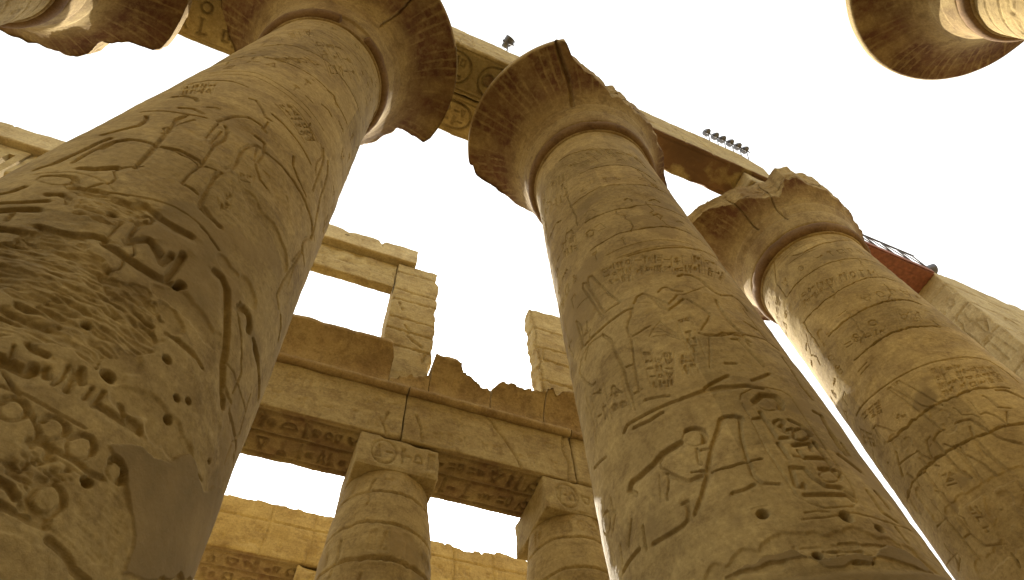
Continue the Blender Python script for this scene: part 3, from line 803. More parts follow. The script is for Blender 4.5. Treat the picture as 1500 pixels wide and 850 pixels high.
CAP_PROF = [(1.30, 16.10), (1.50, 16.16), (1.56, 16.52), (1.63, 16.60), (1.66, 16.78), (1.69, 17.0), (1.705, 17.1), (1.69, 17.12), (1.73, 17.25), (1.80, 17.45), (1.79, 17.47),
            (1.89, 17.65), (2.02, 17.82), (2.18, 17.99), (2.36, 18.15), (2.57, 18.30), (2.80, 18.43), (3.02, 18.52), (3.20, 18.58), (3.245, 18.64), (3.25, 18.72), (3.23, 18.93), (3.15, 18.96), (2.6, 18.97), (1.6, 18.97), (.05, 18.97)]
def capital_mesh(c, brk, seed, rmax=3.25, cracks=(), nth=540):
    cx, cy = c[:2]; sc_ = (c[2]-.01)/1.46
    pr = np.array(CAP_PROF); s = np.concatenate([[0], np.cumsum(np.hypot(*np.diff(pr, axis=0).T))])
    ss = np.concatenate([np.linspace(0, s[19], 110), np.linspace(s[19], s[22], 9)[1:], np.linspace(s[22], s[25], 16)[1:]])
    r = np.interp(ss, s, pr[:, 0]); z = np.interp(ss, s, pr[:, 1])
    k = np.clip((z-16.2)/2.4, 0, 1); r = r*(sc_*(1-k)+k*(rmax/3.25))
    th = np.linspace(-np.pi, np.pi, nth, endpoint=False)
    a = np.array(sorted(brk)); rb = np.interp(np.degrees(th), np.concatenate([a[:, 0]-360, a[:, 0], a[:, 0]+360]), np.tile(a[:, 1], 3))
    Z, T = np.meshgrid(z, th, indexing='ij'); Rr = np.repeat(r[:, None], nth, 1)
    P3 = np.stack([2.2*np.cos(T), 2.2*np.sin(T), Z], -1)+seed*3.3
    rbz = rb[None, :]*(1-.02*(18.97-Z)) + (np.interp(np.degrees(T), np.linspace(-180, 180, 73), rngf(seed).normal(0, .028, 73))+.03*fbm(P3, .15, seed, 2))*(rb[None, :] < rmax-.1)
    flare = np.clip((Rr-1.85)/1.2, 0, 1)
    # petals painted and cut into the bell: fans of thin stems under the lip
    pet = np.cos(T*48)*.5+.5
    fan = np.abs(((T*16/(2*np.pi)) % 1)-.5)*2
    groove = .010*flare*(np.clip(pet, 0, .25)-.25)*4*(fan > .35)
    body = Rr+.008*fbm(P3, .6, seed+4, 3)+groove*(Z < 18.6)
    broken = body > rbz
    Rf = np.where(broken, rbz, body)
    Zf = Z+np.where(broken & (Z > 18.2), .06*fbm(P3*1.0, .4, seed+9, 3)-.05, .004*fbm(P3, .3, seed+11, 2))
    for t0, w_, zb in cracks:
        dd = np.abs((T-math.radians(t0)-.018*np.sin(Z*6)+np.pi) % (2*np.pi)-np.pi)*Rf
        cut = np.clip((w_-dd)/w_*1.6, 0, 1)*(Z > zb)*(Z < 18.75)*(Z > zb)
        Rf = Rf-.10*cut*(1-flare); Zf = Zf+.22*cut*flare
    fl2 = np.clip((Rr-1.88)/.35, 0, 1)
    paint = fl2*np.clip(.95+.6*fbm(P3, .7, seed+13, 3)+.28*np.cos(T*16)*flare, 0, 1)*(~broken)*(Z < 18.6)  # brown paint, its coverage raised to carry shade under the flare too
    stem = (np.abs(((T*16/(2*np.pi)+.015*np.sin(Z*9)) % .2)-.1) < .022) & (fan > .25) & (Rr > 2.0) & (fbm(P3, .3, seed+21, 2) > -.35)
    paint = np.clip(paint*1.1, 0, 1)*np.where(stem, .45, 1)
    V = np.stack([Rf*np.cos(T), Rf*np.sin(T), Zf-GZ], -1)
    return raw_mesh('capital', V, grid_quads(len(z), nth, True), attrs={'paint': paint})
def ring_mesh(c, seed, gap=None, nth=300):
    rn = c[2]; cx, cy = c[:2]
    a = np.linspace(-1.75, 1.75, 13); r = rn+.05+.13*np.cos(a); z = 16.40+.20*np.sin(a)
    r = np.concatenate([[rn-.2], r, [rn-.2]]); z = np.concatenate([[z[0]], z, [z[-1]]])
    th = np.linspace(-np.pi, np.pi, nth, endpoint=False); Z, T = np.meshgrid(z, th, indexing='ij'); Rr = np.repeat(r[:, None], nth, 1)
    P3 = np.stack([1.6*np.cos(T), 1.6*np.sin(T), Z], -1)+seed
    Rr = Rr+.012*fbm(P3, .3, seed, 3)-.05*np.clip(fbm(P3, .6, seed+2, 3)-.45, 0, 1)
    if gap:
        t = (T-math.atan2(-cy, -cx)+np.pi) % (2*np.pi)-np.pi
        g = np.clip(np.minimum(t-gap[0], gap[1]-t)/.02, 0, 1); Rr = Rr-g*.13*(1+.2*fbm(P3, .2, seed+5, 2))
    return raw_mesh('neck_ring', np.stack([Rr*np.cos(T), Rr*np.sin(T), Z-GZ], -1), grid_quads(len(z), nth, True))

NAVE = {
 0: (-8.94, 4.66, 1.45, .012, .0004), 1: (-1.928, 4.713, 1.4015, .0129, .00063), 2: (5.146, 4.567, 1.4748, .0095, .00005),
 3: (12.162, 4.652, 1.4845, .0164, .00012), 4: (12.05, -3.95, 1.46, .012, .0003)}
BRK = {
 0: [(-180, 3.25), (0, 3.25), (27, 3.2), (30, 3.1), (35, 2.7), (46, 2.42), (55, 2.5), (65, 2.63), (74, 2.53), (85, 2.38), (120, 2.6), (150, 3.2)],
 1: [(-173, 3.1), (-150, 3.2), (-53, 3.2), (-20, 3.15), (18, 3.12), (22, 3.05), (23.5, 2.25), (35, 2.14), (55, 2.17), (90, 2.2), (120, 2.3), (150, 2.6), (167, 2.58), (176, 2.78)],
 2: [(-180, 3.27), (-164, 3.3), (-128, 3.3), (-123, 3.22), (-121, 2.8), (-115, 2.5), (-95, 2.09), (-71, 1.97), (-54, 2.1), (-40, 2.15), (-13, 2.45), (-3, 2.75), (10, 2.9), (60, 2.2), (100, 1.95), (114, 1.98), (140, 2.55), (148, 2.97), (155, 3.2)],
 3: [(171, 3.1), (176, 3.0), (-177, 2.83), (-165, 2.56), (-144, 2.13), (-132, 2.07), (-129, 2.2), (-126, 2.4), (-118, 2.37), (-115, 2.22), (-92, 2.15), (-75, 1.97), (-65, 2.07), (-57, 2.0), (-39, 2.26), (-31, 2.38), (-25, 2.48), (0, 2.4), (60, 2.6), (150, 3.1)],
 4: [(0, 3.4), (90, 3.4), (-90, 3.4)]}
NLAB = {
 0: 'sandstone column at the top left corner, only its broken flared capital showing',
 1: 'huge carved sandstone column with an eroded lower face and a wide brown capital',
 2: 'carved sandstone column whose capital is split by a dark crack and half broken away',
 3: 'carved sandstone column with a badly broken capital beside the red timber platform',
 4: 'sandstone column at the top right corner with an unbroken round capital'}
def build_nave_column(i):
    c = NAVE[i]
    root = thing('papyrus_column', NLAB[i], 'column', (c[0], c[1], GZ), 0, 'great columns of the nave')
    det = {1: (.0052, .0075), 2: (.0052, .0075), 3: (.007, .010)}.get(i, (.03, .04))
    link('shaft', shaft_mesh(c, RELIEF.get(i), i+1, *det), M_SHAFT, root)
    cr = {2: [(-126.5, .07, 17.45)], 3: [(-165, .022, 17.3), (-141, .02, 17.0)], 1: [(-60, .02, 17.4)]}.get(i, ())
    cap = link('capital', capital_mesh(c, BRK[i], i+11, {4: 3.02, 1: 3.15}.get(i, 3.25), cr), M_CAP, root)
    if i == 2: cap['label'] = 'flared capital split by a dark crack, its right half broken away'
    link('neck_ring', ring_mesh(c, i+21, {1: (-.36, .10)}.get(i)), M_RING, root)
    lo, hi = (-1.45, -1.42, 18.95), (1.45, 1.42, 19.63)
    if i == 3: lo, hi = (-1.84, -1.36, 18.95), (1.4, 1.5, 19.63)
    me = rough_box('abacus', (lo[0], lo[1], lo[2]-GZ), (hi[0], hi[1], hi[2]-GZ), .09, i+31, .02, .05, .25)
    link('abacus', me, M_PALE if i == 3 else M_BLOCK, root)
for i in NAVE: build_nave_column(i)
for i, x, lab in ((5, 5.1, 'intact sandstone column of the opposite row, outside the picture beside the camera'), (6, -1.9, 'sandstone column of the opposite row, outside the picture behind the camera')):
    NAVE[i] = (x, -3.95, 1.46, .012, .0003); BRK[i] = BRK[4]; NLAB[i] = lab; build_nave_column(i)  # unseen opposite columns, added to cut sky and bounce light

# ------------------------------------------------------------------ architrave beams lying on the nave columns
def soffit_relief(x0, x1, y0, y1, seed, style):
    R = Relief(x0, x1, y0, y1, .018); rng = rngf(abs(seed))
    paint = np.zeros_like(R.h)
    for y in (y0+.12, y1-.12): R.stroke([(x0, y), (x1, y)], 'g', 1, .8)
    if style == 'plain':
        for k in range(14):
            u, v = rng.uniform(x0, x1), rng.uniform(y0, y1); R.stroke([(u, v), (u+rng.normal(0, .4), v+rng.normal(0, .1))], 'm', 1.5, 1)
    else:
        x = x0+.3
        while x < x1-1.2:
            wd = rng.uniform(.9, 1.3)
            if rng.random() < .4:                 # oval name ring with a disc
                n = 20; ov = [(x+wd*.8+wd*.75*np.sign(math.cos(a))*abs(math.cos(a))**.5, (y0+y1)/2+.42*(y1-y0)*.8*math.sin(a)) for a in np.linspace(0, 2*np.pi, n)]
                R.stroke(ov, 'G', 1.3, 2); cxx, cyy = x+wd*.35, (y0+y1)/2
                R.stroke([(cxx+.17*math.cos(a), cyy+.17*math.sin(a)) for a in np.linspace(0, 6.29, 14)], 'g', 1.4, 2)
                U, V = R.grids(); paint[np.hypot(U-cxx, V-cyy) < .15] = 1
                R.text([(x+wd*.6, y1-.3), (x+wd*1.4, y1-.3), (x+wd*1.4, y0+.3), (x+wd*.6, y0+.3)], 2, 2, seed+int(x*10), 'g', 1.3, 1, False, 2); x += wd*1.75
            else:
                R.text([(x, y1-.18), (x+wd, y1-.18), (x+wd, y0+.18), (x, y0+.18)], 2, 2, seed+int(x*10), 'G', 1.25, 1, False, 2); x += wd+.15
    U, V = R.grids(); R.h += (.010*noise2(U, V, .5, seed, 3)).astype(np.float32)
    R.paint = paint
    return R
def beam(name, label, x0, x1, y0, y1, z0, z1, seed, style='text', mat=None, warp=None, group='beams on the nave columns'):
    cx = (x0+x1)/2; cy = (y0+y1)/2
    R = soffit_relief(x0-cx, x1-cx, y0-cy, y1-cy, seed, style)
    F = Relief(x0-cx, x1-cx, 0, z1-z0, .02)
    F.stroke([(x0-cx, .35*(z1-z0)), (x1-cx, .37*(z1-z0))], 'J'); rng = rngf(abs(seed))
    F.stroke([(x0-cx, .8*(z1-z0)), (x1-cx, .8*(z1-z0))], 'g', 1, .7)
    for k in range(5):
        u = rng.uniform(x0-cx, x1-cx); F.stroke([(u, 0), (u+rng.normal(0, .1), .5), (u+rng.normal(0, .2), z1-z0)], 'k', 1, .7)
    pf = lambda P0, I, n: np.where(I[:, 2] == 0, R.sample(P0[:, 0], P0[:, 1], R.paint)*1.0+(.15 if style != 'plain' else 2.2)*(np.clip((.3 if style != 'plain' else .85)+noise3(P0, .5, seed)+.5*noise3(P0, .2, seed), 0, 1)), 0)  # underside face coloured browner, most strongly on the plain beam
    me = rough_box(name, (x0-cx, y0-cy, 0), (x1-cx, y1-cy, z1-z0), (.022, .022, .1), seed, .014, .03, .12, [(2, 0, R), (1, 0, F)], warp, {'paint': pf})
    o = link(name, me, mat or M_BLOCK, None, (cx, cy, z0))
    return tag(o, label, 'beam', group)
def end_slope(P, P0):
    e = np.clip((P0[:, 0]-2.65)/.9, 0, 1); P = P.copy(); P[:, 2] = np.where(P0[:, 2] > .02, P[:, 2]*(1-.55*e*(1+.12*noise3(P0, .3, 5))), P[:, 2]); return P
zb, zt = 19.65, 21.9
beam('architrave_beam', 'nearer carved beam of the pair beside the broken top left capital', -8.9, -1.94, 3.17, 4.47, zb, zt, 3)
beam('architrave_beam', 'far carved beam with a painted red disc, beside the broken top left capital', -8.9, -1.94, 4.50, 5.93, zb, zt-.3, 14)
beam('architrave_beam', 'carved front beam carrying a single floodlight, left of the cracked capital', -1.91, 5.13, 3.17, 4.47, zb, zt, 5)
beam('architrave_beam', 'carved rear beam seen between the wide brown capital and the cracked capital', -1.91, 5.13, 4.50, 5.66, zb, zt-.3, 6)
beam('architrave_beam', 'plain beam with a browner underside carrying the row of six floodlights', 5.16, 11.6, 3.17, 4.22, zb, zt, 7, 'plain', None, end_slope)

# ------------------------------------------------------------------ aisle wall with bud columns, cornice and clerestory
AW = math.atan(-.045); E_ = (math.cos(AW), math.sin(AW)); N_ = (-math.sin(AW), math.cos(AW))
def wall_point(u, d, z=0): return (u*E_[0]+d*N_[0], 10.725+u*E_[1]+d*N_[1], z)
def wall_block(name, label, cat, u0, u1, d0, d1, z0, z1, mat, seed, res=.09, amp=.014, rnd=.03, chip=.1, front=None, soffit=None, warp=None, group=None, end=None, attrs=None, parent=None):
    uc, dc = (u0+u1)/2, (d0+d1)/2; rl = []
    if front: F = Relief(u0-uc, u1-uc, 0, z1-z0, .02); front(F, uc, z0); rl.append((1, 0, F))
    if soffit: S = Relief(u0-uc, u1-uc, d0-dc, d1-dc, .02); soffit(S, uc, dc); rl.append((2, 0, S))
    if end: G = Relief(d0-dc, d1-dc, 0, z1-z0, .02); end(G, dc, z0); rl.append((0, 0, G))
    me = rough_box(name, (u0-uc, d0-dc, 0), (u1-uc, d1-dc, z1-z0), res, seed, amp, rnd, chip, rl, warp, attrs)
    o = link(name, me, mat, None, wall_point(uc, dc, z0), AW)
    if label: tag(o, label, cat, group)
    return o

def arch_front(F, uc, z0):
    rng = rngf(int(uc*10)+77)
    L = F.n*F.dx
    for v in (1.5,): F.stroke([(-L/2, v), (L/2, v)], 's')
    F.text([(-L/2+.1, 1.42), (L/2-.1, 1.42), (L/2-.1, .75), (-L/2+.1, .75)], 12, 1, int(uc*10)+5, 's', 1.5, .7, False, 1.5)
    F.text([(-L/2+.1, .66), (L/2-.1, .66), (L/2-.1, .12), (-L/2+.1, .12)], 14, 1, int(uc*10)+9, 's', 1.5, .55, False, 1.5)
    cracks = {2.5: [], 0.2: [[(1.9, 0), (1.75, .4), (1.85, .8)]], 4.7: [[(-.1, 1.6), (.15, 1.2), (.35, .9), (.6, .45), (.75, 0)], [(2.05, 1.6), (1.95, 1.1), (2.08, .6), (2.0, 0)], [(-1.95, .9), (-1.8, .5), (-1.75, .1)]]}
    for k, cs in cracks.items():
        if abs(k-uc) < .3:
            for c in cs: F.stroke(c, 'k', 1.8, 1.4)
def arch_soffit(S, uc, dc):
    n = S.n*S.dx; m = S.m*S.dx/2
    for v in (-m+.18, 0, m-.18): S.stroke([(-n/2, v), (n/2, v)], 'G', 1.2, 1.6)
    S.text([(-n/2+.2, m-.2), (n/2-.2, m-.2), (n/2-.2, .05), (-n/2+.2, .05)], 8, 1, int(uc*10)+31, 'G', 1.2, 1, True, 2)
    S.text([(-n/2+.2, -.05), (n/2-.2, -.05), (n/2-.2, -m+.2), (-n/2+.2, -m+.2)], 8, 1, int(uc*10)+41, 'G', 1.2, 1, True, 2)
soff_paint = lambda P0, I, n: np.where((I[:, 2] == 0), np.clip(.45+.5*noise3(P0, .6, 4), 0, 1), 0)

joints = [-10.94, -6.46, -1.98, 2.5, 6.97, 11.45, 15.9]
albl = {-6.46: 'carved architrave block hidden behind the wide capital column, second from the left end', -10.94: 'leftmost carved architrave block over the aisle columns',
        -1.98: 'architrave block with moulding left of the joint above the aisle column with a carved abacus',
        2.5: 'cracked architrave block spanning the two aisle columns under the broken cornice',
        6.97: 'architrave block passing behind the column with the cracked capital', 11.45: 'rightmost architrave block over the aisle columns'}
def moulding(L, seed):
    n = 14; a = np.linspace(0, 2*np.pi, n, endpoint=False); k = int(L/.05); X = np.linspace(-L/2, L/2, k)
    Xm, A = np.meshgrid(X, a, indexing='ij')
    P = np.stack([Xm, np.cos(A), np.sin(A)], -1); r = .125*(1+.10*fbm(np.stack([Xm*1.0, np.cos(A)*.12, np.sin(A)*.12], -1)+seed, .25, seed, 3)-.35*np.clip(noise2(Xm, np.zeros_like(Xm), .5, seed+3, 3)-.4, 0, 1))
    V = np.stack([Xm, r*np.cos(A), r*np.sin(A)], -1).reshape(-1, 3)
    q = grid_quads(k, n, True); t = []
    V = np.concatenate([V, [[-L/2, 0, 0], [L/2, 0, 0]]]); m = k*n
    for s in range(n): t.append((m, s, (s+1) % n)); e = (k-1)*n; t.append((m+1, e+(s+1) % n, e+s))
    return raw_mesh('torus_moulding', V, q, t)
for i, (a, b) in enumerate(zip(joints[:-1], joints[1:])):
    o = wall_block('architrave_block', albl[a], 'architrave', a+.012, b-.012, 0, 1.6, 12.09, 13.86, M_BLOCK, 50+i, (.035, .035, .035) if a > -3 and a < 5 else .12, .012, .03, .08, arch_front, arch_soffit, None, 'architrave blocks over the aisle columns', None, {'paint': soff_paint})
    mo = link('torus_moulding', moulding(b-a-.03, 60+i), M_DARK, o, (0, -.8-.06, 13.78-12.09+.02), 0)

# bud columns under it
def bud_mesh(seed, h, rs=1.0):
    z = np.concatenate([np.linspace(0, 5, 12), np.arange(5.05, h, .03), [h]])
    prof_z = [0, .8, 4, 7.6, 8.6, 9.3, 10.2, 10.9, 11.6, 12.2, 12.7]; prof_r = [1.05, 1.2, 1.22, 1.16, 1.11, 1.09, 1.125, 1.12, 1.07, .99, .93]
    th = np.linspace(-np.pi, np.pi, 300, endpoint=False); Z, T = np.meshgrid(z, th, indexing='ij')
    R = Relief(-math.pi, math.pi, 0, h+.1, .022); rng = rngf(abs(seed))
    for v in (12.0, 11.1, 10.25, 9.35, 8.9, 8.0): R.stroke([(t, v+rng.normal(0, .03)) for t in np.linspace(-math.pi, math.pi, 14)], 'J' if v in (10.25, 8.9) else 'j', 1.4, 1.3)
    R.text([(-3, 11.0), (3, 11.0), (3, 10.3), (-3, 10.3)], 12, 1, seed, 's', 1.5, .6, False, 1.5)
    R.text([(-3, 12.6), (3, 12.6), (3, 12.05), (-3, 12.05)], 16, 1, seed+1, 's', 1.5, .5, False, 1.5)
    for k in range(12):
        u, v = rng.uniform(-3, 3), rng.uniform(7, 12.6); p = [(u, v)]
        for q in range(5): u += rng.normal(0, .05); v -= .15; p.append((u, v))
        R.stroke(p, 'k', 1.5)
    P3 = np.stack([1.1*np.cos(T), 1.1*np.sin(T), Z], -1)+seed
    r = np.interp(Z, prof_z, prof_r)*rs+R.sample(T, Z)+.012*fbm(P3, .6, seed, 3)-.03*np.clip(fbm(P3, .5, seed+7, 3)-.3, 0, 1)
    pt = np.clip((fbm(P3, .8, seed+3, 3)-.25)*4, 0, 1)*(Z < 11)
    paint = np.clip((10.0-Z)/1.2, 0, 1)*np.clip(fbm(P3, .4, seed+6, 3)+.3, 0, 1)
    return raw_mesh('shaft', np.stack([r*np.cos(T), r*np.sin(T), Z], -1), grid_quads(len(z), 300, True), attrs={'patch': pt*.8, 'paint': paint})
def bud_column(label, u, d, ztop, seed, group='bud columns of the aisle'):
    """abacus top at ztop; d = front face of its abacus"""
    p = wall_point(u, d+.95); root = thing('bud_column', label, 'column', (p[0], p[1], GZ), AW, group)
    h = ztop-1.0-GZ+.01
    link('shaft', bud_mesh(seed, h), M_SHAFT, root)
    F = Relief(-.95, .95, 0, 1.0, .015)
    for v in (.06, .94): F.stroke([(-.95, v), (.95, v)], 's')
    F.stroke([(-.35+.28*math.cos(a), .5+.36*math.sin(a)) for a in np.linspace(0, 6.3, 18)], 'g', 1.4, 1.4)
    F.text([(-.6, .8), (-.1, .8), (-.1, .2), (-.6, .2)], 2, 1, seed+3, 'g', 1.1, 1, False, 1.5)
    F.text([(0, .85), (.9, .85), (.9, .15), (0, .15)], 3, 1, seed+4, 'g', 1.2, 1, False, 1.5)
    me = rough_box('abacus', (-.95, -.95, h), (.95, .95, h+.985), .03, seed+9, .012, .035, .12, [(1, 0, shift_relief(F, h))])
    link('abacus', me, M_BLOCK, root)
def shift_relief(F, dv): F.v0 += dv; return F
bud_column('aisle bud column with a carved square abacus left of centre under the architrave joint', 2.5, .02, 12.08, 71)
bud_column('aisle bud column right behind the lower shaft of the cracked capital column', 6.98, .02, 12.08, 72)
bud_column('aisle bud column hidden behind the wide eroded nave column', -1.98, .02, 12.08, 73)
bud_column('leftmost aisle bud column in the front aisle row', -6.46, .02, 12.08, 74)
bud_column('aisle bud column beyond the cracked capital column, under the right architrave joint', 11.45, .02, 12.08, 75)

# cavetto cornice, in blocks, weathered dark and broken along the top
def cornice(label, u0, u1, tops, seed):
    uc = (u0+u1)/2; z0 = 13.93; s = np.linspace(0, 1, 34)
    zz = z0+1.28*s; dd = .06-.52*np.clip((s-.08)/.84, 0, 1)**2.4; dd = np.where(s > .93, dd[int(.93*33)], dd)
    X = np.arange(u0+.008, u1-.007, .035); X = np.append(X, u1-.008)
    top = np.interp(X, [t[0] for t in tops], [t[1] for t in tops])
    rg = rngf(seed+4); kx = np.sort(np.concatenate([[X[0]-1, X[-1]+1], rg.uniform(X[0], X[-1], int((X[-1]-X[0])/.33)+1)])); st = rg.normal(0, .05, len(kx)); kx2 = np.repeat(kx, 2)+np.tile([0, .05], len(kx)); st2 = np.repeat(st, 2); st2[2::2] = st[:-1]; top = top+np.minimum(np.interp(X, kx2, st2)+.012*noise2(X, X*0, .12, seed, 2), .05)*(top < 15.19)
    S, Xm = np.meshgrid(s, X, indexing='ij'); Tm = np.repeat(top[None, :], len(s), 0)
    Zf = np.minimum(z0+1.28*S, Tm)+0*S; Df = np.interp((Zf-z0)/1.28, s, dd)
    P3 = np.stack([Xm, Df, Zf], -1)
    # leaf grooves up the cavetto
    lv = .012*(np.abs(np.sin(Xm*math.pi/.21))**6)*(Zf < 15.0)*np.clip(.7+noise3(P3, 1.0, seed), 0, 1)
    Df = Df+lv+.02*fbm(P3, .4, seed+3, 4)
    br = (z0+1.28*S > Tm)
    Df = Df+np.where(br, (z0+1.28*S-Tm)*.75+.08*fbm(P3+np.stack([S, S*0, S], -1), .25, seed+8, 3), 0)                                   # broken top runs back over the block
    Zf = Zf+np.where(br, .07*fbm(P3+np.stack([S, S, S], -1), .25, seed+5, 3), 0)
    front = np.stack([Xm-uc, Df, Zf], -1)
    back = np.stack([Xm[0]-uc, np.full(len(X), 1.05), np.maximum(top-.12+.05*noise2(X, X*0+3, .3, seed, 2), z0+.05)], -1)
    bot = np.stack([Xm[0]-uc, np.full(len(X), 1.05), np.full(len(X), z0)], -1)
    V = np.concatenate([front, back[None], bot[None], front[:1]], 0)
    n, m = V.shape[:2]; q = grid_quads(n, m, False)
    V = V.reshape(-1, 3); t = []; k = len(V)
    V = np.concatenate([V, [[u0+.008-uc, .5, z0+.4], [u1-.008-uc, .5, z0+.4]]])
    for r in range(n-1): t += [(k, (r+1)*m, r*m), (k+1, r*m+m-1, (r+1)*m+m-1)]
    me = raw_mesh('cornice_block', V-np.array([0, .5, z0]), q, t)
    tag(link('cornice_block', me, M_DARK, None, wall_point(uc, .5, z0), AW), label, 'cornice', 'cornice blocks along the aisle wall')
cornice('long dark cornice block with an even top edge under the clerestory window', -2.2, 1.98, [(-3, 15.21), (1.75, 15.21), (1.9, 15.0), (1.98, 14.8)], 81)
cornice('low cornice stump at the foot of the tall clerestory pier', 1.98, 3.04, [(1.98, 14.35), (2.6, 14.5), (3.0, 14.6)], 82)
cornice('jagged cornice block directly right of the tall clerestory pier', 3.04, 4.75, [(3.04, 15.2), (3.6, 15.18), (3.75, 15.08), (4.15, 14.88), (4.45, 14.75), (4.75, 14.68)], 83)
cornice('small broken cornice block in the gap between the two clerestory piers', 4.75, 6.3, [(4.75, 14.7), (4.95, 14.85), (5.3, 14.95), (5.65, 14.88), (6.05, 15.05), (6.3, 15.1)], 84)
cornice('worn cornice block under the short clerestory pier', 6.3, 9.0, [(6.3, 15.14), (6.6, 14.95), (6.9, 15.1), (7.3, 15.2), (9, 15.21)], 85)
cornice('cornice block hidden behind the cracked capital column', 9.0, 15.8, [(9, 15.2), (15.8, 15.2)], 86)
cornice('cornice block behind the wide eroded nave column', -10.9, -2.2, [(-11, 15.2), (-2, 15.2)], 87)

# clerestory: piers, lintel courses and a stone grille
def pier_front(js, cracks):
    def f(F, uc, z0):
        W_ = F.n*F.dx
        for z, t in js: F.stroke([(-W_/2, z-z0-t), (0, z-z0), (W_/2, z-z0+t)], 'J', 1.2)
        for c in cracks: F.stroke([(u-uc, z-z0) for u, z in c], 'k', 2.4, 1.6)
    return f
def ragged(seed, am=.08, side=None):
    def wf(P, P0):
        P = P.copy(); mx = P0[:, 2].max(); e = np.clip((P0[:, 2]-mx+.6)/.6, 0, 1)
        P[:, 2] += am*e*fbm(np.stack([P0[:, 0], P0[:, 1], P0[:, 2]*0], -1)+seed, .5, seed, 3)
        if side: 
            m_ = P0[:, 0].min() if side < 0 else P0[:, 0].max()
            g = np.clip(1-np.abs(P0[:, 0]-m_)/.3, 0, 1); P[:, 0] -= side*g*.10*np.clip(.3+fbm(P0*np.array([.3, .6, 1])+seed, .45, seed+2, 3), 0, 1)
        return P
    return wf
pj = [(20.35, .02), (19.2, .0), (18.6, .03), (17.55, 0), (16.9, .02), (16.1, 0)]
wall_block('clerestory_pier', 'tall clerestory pier of stacked blocks with a jagged crack, right of the window opening', 'pier', 1.66, 3.12, .25, 1.3, 13.87, 20.93, M_BLOCK, 91, .05, .02, .035, .12,
           pier_front(pj, [[(2.2, 17.2), (2.35, 17.0), (2.3, 16.75), (2.5, 16.5), (2.75, 16.35)], [(2.9, 16.0), (2.85, 15.6)], [(1.9, 18.4), (2.05, 18.0)]]), None, ragged(3, .03, 1), 'piers of the clerestory',
           pier_front([(a, 0) for a, b in pj], []))
wall_block('clerestory_pier', 'short broken clerestory pier standing alone, half hidden by the cracked capital column', 'pier', 6.42, 7.75, .25, .8, 13.87, 20.5, M_BLOCK, 92, .05, .02, .04, .12,
           pier_front([(19.3, -.02), (18.2, .03), (17.5, -.03), (16.4, 0), (15.6, 0)], [[(6.75, 18.2), (6.7, 17.6), (6.75, 17.4)], [(6.5, 20.4), (6.55, 15.6)]]), None, ragged(8, .1, -1), 'piers of the clerestory',
           pier_front([(19.3, 0), (18.2, 0), (17.0, 0)], []))
wall_block('clerestory_pier', 'clerestory pier behind the upper shaft of the wide eroded column', 'pier', -2.9, -1.25, .25, 1.5, 13.87, 19.04, M_BLOCK, 93, .1, .02, .03, .1, None, None, None, 'piers of the clerestory')
wall_block('clerestory_pier', 'leftmost clerestory pier beside the stone window grille', 'pier', -7.9, -6.2, .25, 1.5, 13.87, 19.04, M_BLOCK, 94, .1, .02, .03, .1, None, None, None, 'piers of the clerestory')
def lint_front(F, uc, z0):
    W_ = F.n*F.dx; rng = rngf(5)
    F.stroke([(-W_/2, .80), (W_/2, .76)], 'D', 1.2, 1); F.stroke([(-W_/2, .68), (W_/2, .7)], 'J', 1, 1)
    for u in (-5, -1.6, .9, 2.2, 3.4, 4.9, 5.7): F.stroke([(u, 0), (u+.05, .5), (u, .95)], 'k')
def lint_warp(P, P0):
    P = P.copy(); f = P0[:, 1] < P0[:, 1].min()+.01
    up = (P0[:, 2] > .8) & f; P[up, 1] += .10+.05*noise2(P0[up, 0], P0[up, 2], .4, 9, 2)
    return P
wall_block('clerestory_lintel', 'long stepped stone lintel over the clerestory window openings', 'lintel', -9.9, 1.63, .3, .62, 19.3, 20.9, M_BLOCK, 95, (.06, .08, .05), .015, .03, .12, lint_front, None, lint_warp, None)
def slab_front(F, uc, z0):
    for u in (-5.8, -2.4, .9, 3.2, 5.4): F.stroke([(u-uc*0, 0), (u+.04, .5), (u, 1.0)], 'k')
    F.text([(-7, .85), (7.0, .85), (7.0, .2), (-7, .2)], 40, 1, 12, 's', .8, .45, False)
def notch(P, P0):
    P = P.copy(); t = P0[:, 2] > .6
    k = np.clip(1-np.abs(P0[:, 0]-6.1)/.12, 0, 1)+np.clip(1-np.abs(P0[:, 0]-4.9)/.2, 0, 1)*.5
    P[:, 2] -= np.where(t, .22*np.clip(k, 0, 1)+.05*np.clip(fbm(P0, .5, 77, 3), 0, 1), 0); return P
wall_block('roof_slab', 'pale top course of roof slabs lying along the clerestory lintel', 'roof slab', -12.6, 2.24, .1, 1.2, 20.95, 21.93, M_PALE, 96, (.06, .08, .06), .012, .03, .08, slab_front, None, notch, None)

def grille():
    root = thing('window_grille', 'stone clerestory grille with upright slots at the left edge of the photo', 'window grille', wall_point(-11.28, .55, 15.3), AW)
    parts = []
    def bx(u0, u1, z0, z1):
        x = np.array([[a, b, c] for a in (u0, u1) for b in (-.2, .2) for c in (z0, z1)], float)
        q = np.array([(0, 1, 3, 2), (4, 6, 7, 5), (0, 4, 5, 1), (2, 3, 7, 6), (0, 2, 6, 4), (1, 5, 7, 3)]); parts.append((x, q, np.zeros((0, 3), int)))
    W_, H_ = 2.64, 5.6
    for z0, z1 in ((0, .3), (1.7, 2.0), (3.35, 3.65), (5.2, H_)): bx(-W_/2, W_/2, z0, z1)
    for k in range(7):
        u = -W_/2+k*(W_-.22)/6
        bx(u, u+.22, .302, 1.698); bx(u, u+.22, 2.002, 3.348); bx(u, u+.22, 3.652, 5.198)
    V, Q, T = merge(parts)
    link('slotted_panel', raw_mesh('slotted_panel', V, Q, T, False), M_BLOCK, root)
grille()

